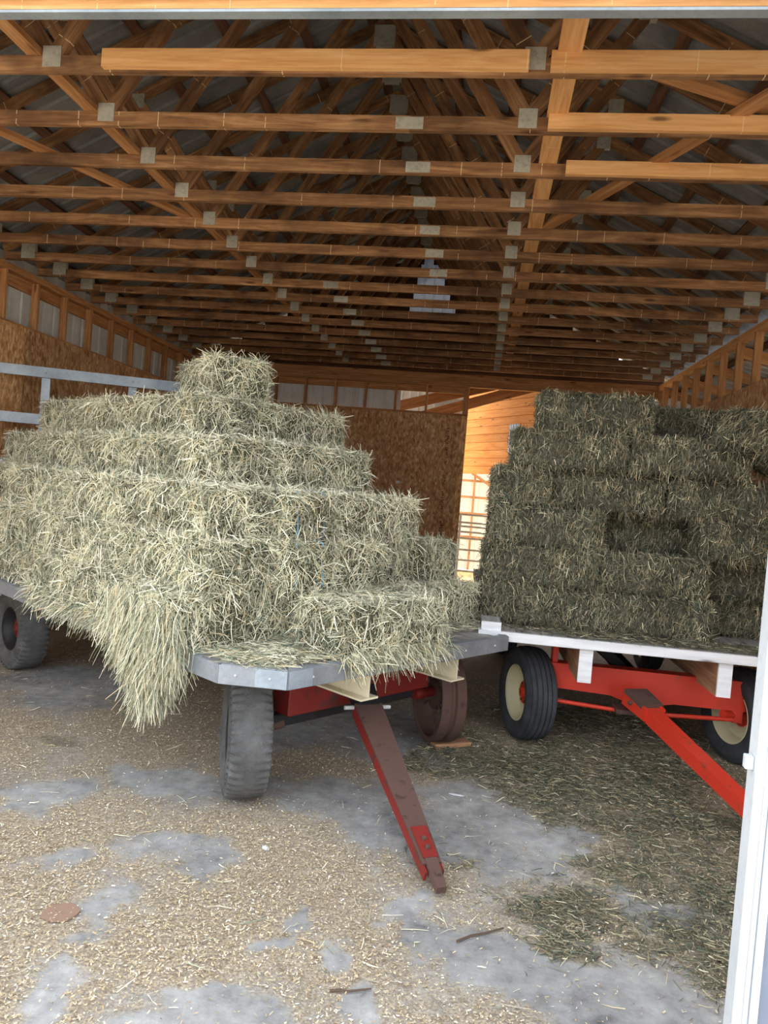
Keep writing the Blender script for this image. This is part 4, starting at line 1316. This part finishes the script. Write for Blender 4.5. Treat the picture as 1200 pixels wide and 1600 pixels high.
# ------------------------------------------------------------------ litter on the floor
def shavings():
    rng = np.random.default_rng(91)
    n = 150000
    x = -4.6 + 6.9 * rng.random(n * 3); y = 2.2 + 6.3 * rng.random(n * 3) ** 1.5
    f, g = litter(x, y)
    keep = rng.random(n * 3) < np.clip((f - 0.28) * 1.7, 0.05, 1) * np.clip(1.1 - g, 0.15, 1)
    x, y = x[keep][:n], y[keep][:n]
    n = len(x)
    a = rng.random(n) * 2 * PI
    L = 0.006 + 0.013 * rng.random(n) ** 1.6
    Wd = 0.0025 + 0.0035 * rng.random(n)
    d = np.stack([np.cos(a), np.sin(a), rng.normal(size=n) * 0.22], axis=1)
    s = np.stack([-np.sin(a), np.cos(a), rng.normal(size=n) * 0.3], axis=1)
    c = np.stack([x, y, 0.007 + 0.006 * rng.random(n)], axis=1)
    l = d * L[:, None] / 2; w = s * Wd[:, None] / 2
    V = np.stack([c - l - w, c + l - w, c + l + w, c - l + w], axis=1)
    V[:, :, 2] = np.maximum(V[:, :, 2], 0.004)
    q = np.arange(n * 4).reshape(-1, 4)
    pal = np.array([srgb(206, 188, 156)[:3], srgb(186, 166, 132)[:3], srgb(162, 142, 112)[:3], srgb(226, 214, 188)[:3], srgb(136, 118, 94)[:3], srgb(238, 234, 226)[:3]])
    tint = pick(pal, np.array([.28, .26, .2, .12, .11, .03]), n, rng)
    o = link('wood_shavings', fast_mesh('wood_shavings', V.reshape(-1, 3), q, tint, 'flake'))
    tag(o, 'tan wood shavings scattered in patches over the concrete floor', 'wood shavings', kind='stuff')
shavings()
def gdens(x, y):
    f, g = litter(x, y)
    return np.clip((g - 0.16) * 1.25, 0.0, 1) ** 1.2 * np.clip(0.35 + 1.3 * (fbm(x, y, 121, 5.0) - 0.25), 0.1, 1)
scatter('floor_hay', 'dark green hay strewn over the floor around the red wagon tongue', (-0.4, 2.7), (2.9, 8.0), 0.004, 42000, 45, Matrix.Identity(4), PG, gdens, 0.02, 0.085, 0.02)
scatter('floor_straws', 'sparse pale straws lying across the open floor', (-4.4, 2.0), (2.5, 8.0), 0.006, 1500, 46, Matrix.Identity(4), PP, lambda x, y: np.full_like(x, 0.5), 0.03, 0.14, 0.006)

# ------------------------------------------------------------------ single small things on the floor
cb = plainbox('wood_chock', -0.16, 0.16, -0.05, 0.05, 0, 0.036, 'block', None, 0.003)
cb.matrix_basis = T(-0.075, 5.90, 0.022) @ RZ(math.atan2(0.176, 0.306))
tag(cb, 'short flat board lying against the foot of the spoked steel wheel', 'board')
def irregular(name, cx, cy, rx, ry, th, mat, label, cat, seed, rot=0.0, n=16):
    rng = random.Random(seed)
    poly = []
    for k in range(n):
        a = 2 * PI * k / n
        r = rng.uniform(0.86, 1.08)
        x, y = rx * r * math.cos(a), ry * r * math.sin(a)
        poly.append((x * math.cos(rot) - y * math.sin(rot), x * math.sin(rot) + y * math.cos(rot)))
    o = extrude_xy(name, poly, 0.0, th, mat, None, T(cx, cy, 0.006))
    tag(o, label, cat)
irregular('cardboard_piece', -1.70, 3.05, 0.085, 0.075, 0.006, 'card', 'flattened brown cardboard piece on the bare concrete patch', 'cardboard', 3)
irregular('paper_scrap', -1.00, 3.87, 0.032, 0.018, 0.004, 'paper', 'bright white paper scrap lying before the big worn tyre', 'paper', 4, -0.6, 6)
irregular('paper_scrap', 0.005, 4.93, 0.05, 0.011, 0.004, 'paper', 'thin pale sliver beside the spoked wheel board', 'paper', 5, -0.1, 6)
def stick(name, pts, r, label):
    vs, fs = [], []
    n = len(pts)
    for i, p in enumerate(pts):
        rr = r * (1 - 0.5 * i / n)
        d = (Vector(pts[min(i + 1, n - 1)]) - Vector(pts[max(i - 1, 0)])).normalized()
        s_ = d.cross(Vector((0, 0, 1))).normalized(); u_ = s_.cross(d)
        for k in range(6):
            a = k * PI / 3
            vs.append(tuple(Vector(p) + s_ * rr * math.cos(a) + u_ * rr * math.sin(a)))
    for i in range(n - 1):
        for k in range(6):
            l = (k + 1) % 6
            fs.append((i * 6 + k, i * 6 + l, (i + 1) * 6 + l, (i + 1) * 6 + k))
    fs.append(tuple(range(6))[::-1]); fs.append(tuple(range((n - 1) * 6, n * 6)))
    me = pyd(name, vs, fs); me.materials.append(M['twig'])
    tag(link(name, me), label, 'twig', 'twigs on the floor')
stick('twig', [(0.06, 3.29, 0.012), (0.12, 3.345, 0.014), (0.19, 3.39, 0.012), (0.27, 3.45, 0.012)], 0.006, 'longer dark twig lying at the edge of a bare patch below the rusty tongue')
stick('twig', [(-0.43, 2.835, 0.011), (-0.35, 2.85, 0.012), (-0.27, 2.886, 0.011)], 0.005, 'short dark twig lying in the shavings nearest the camera')

# ------------------------------------------------------------------ white edged door leaf at the entrance
dr = empty('door_1', (0.75, 2.0, 0), math.radians(-4))
tag(dr, 'grey barn door leaf with a white trimmed edge at the entrance', 'door', kind='structure')
box('edge_trim', 0.0, 0.022, -0.03, 0.045, -0.02, 4.1, 'vinyl', dr, 0.003)
box('edge_trim', 0.0225, 0.040, -0.022, 0.045, -0.02, 4.1, 'vinyl', dr, 0.003)
box('edge_trim', 0.0405, 0.060, -0.03, 0.045, -0.02, 4.1, 'vinyl', dr, 0.003)
plainbox('door_sheet', 0.0605, 1.3, -0.012, 0.03, -0.02, 4.1, 'greydoor', dr)
plainbox('latch_tab', -0.022, -0.0005, -0.012, 0.012, 1.36, 1.395, 'vinyl', dr, 0.002)

# ------------------------------------------------------------------ stamped print and a tag on the rear partition
def stamp(parent, cx, marks, ydir=-0.0105):
    vs, fs = [], []
    for (x0, x1, z0, z1) in marks:
        b = len(vs)
        vs += [(cx + x0, ydir, z0), (cx + x1, ydir, z0), (cx + x1, ydir, z1), (cx + x0, ydir, z1)]
        fs.append((b, b + 1, b + 2, b + 3))
    me = pyd('ink_stamp', vs, fs); me.materials.append(M['ink'])
    return me
rs = random.Random(12)
marks = []
for z0, z1, w in ((3.22, 2.95, 0.09), (2.86, 2.72, 0.06), (2.60, 2.56, 0.05), (2.36, 2.20, 0.07), (2.06, 1.72, 0.05), (1.52, 1.25, 0.06)):
    z = z0
    while z > z1:
        h = rs.uniform(0.008, 0.02)
        a = rs.uniform(-w / 2, 0.0); b = a + rs.uniform(0.02, w * 0.7)
        marks.append((a, b, z - h, z))
        z -= h + rs.uniform(0.008, 0.022)
st = link('ink_stamp', stamp(wb, 0.0, marks), None, wb, T(-0.69, 0, 0)); st['kind'] = 'stuff'
tg_ = plainbox('paper_tag', -1.565, -1.505, YB - 0.018, YB - 0.0105, 2.145, 2.195, 'paper')
tag(tg_, 'small white tag fixed on the rear strand board partition', 'tag')
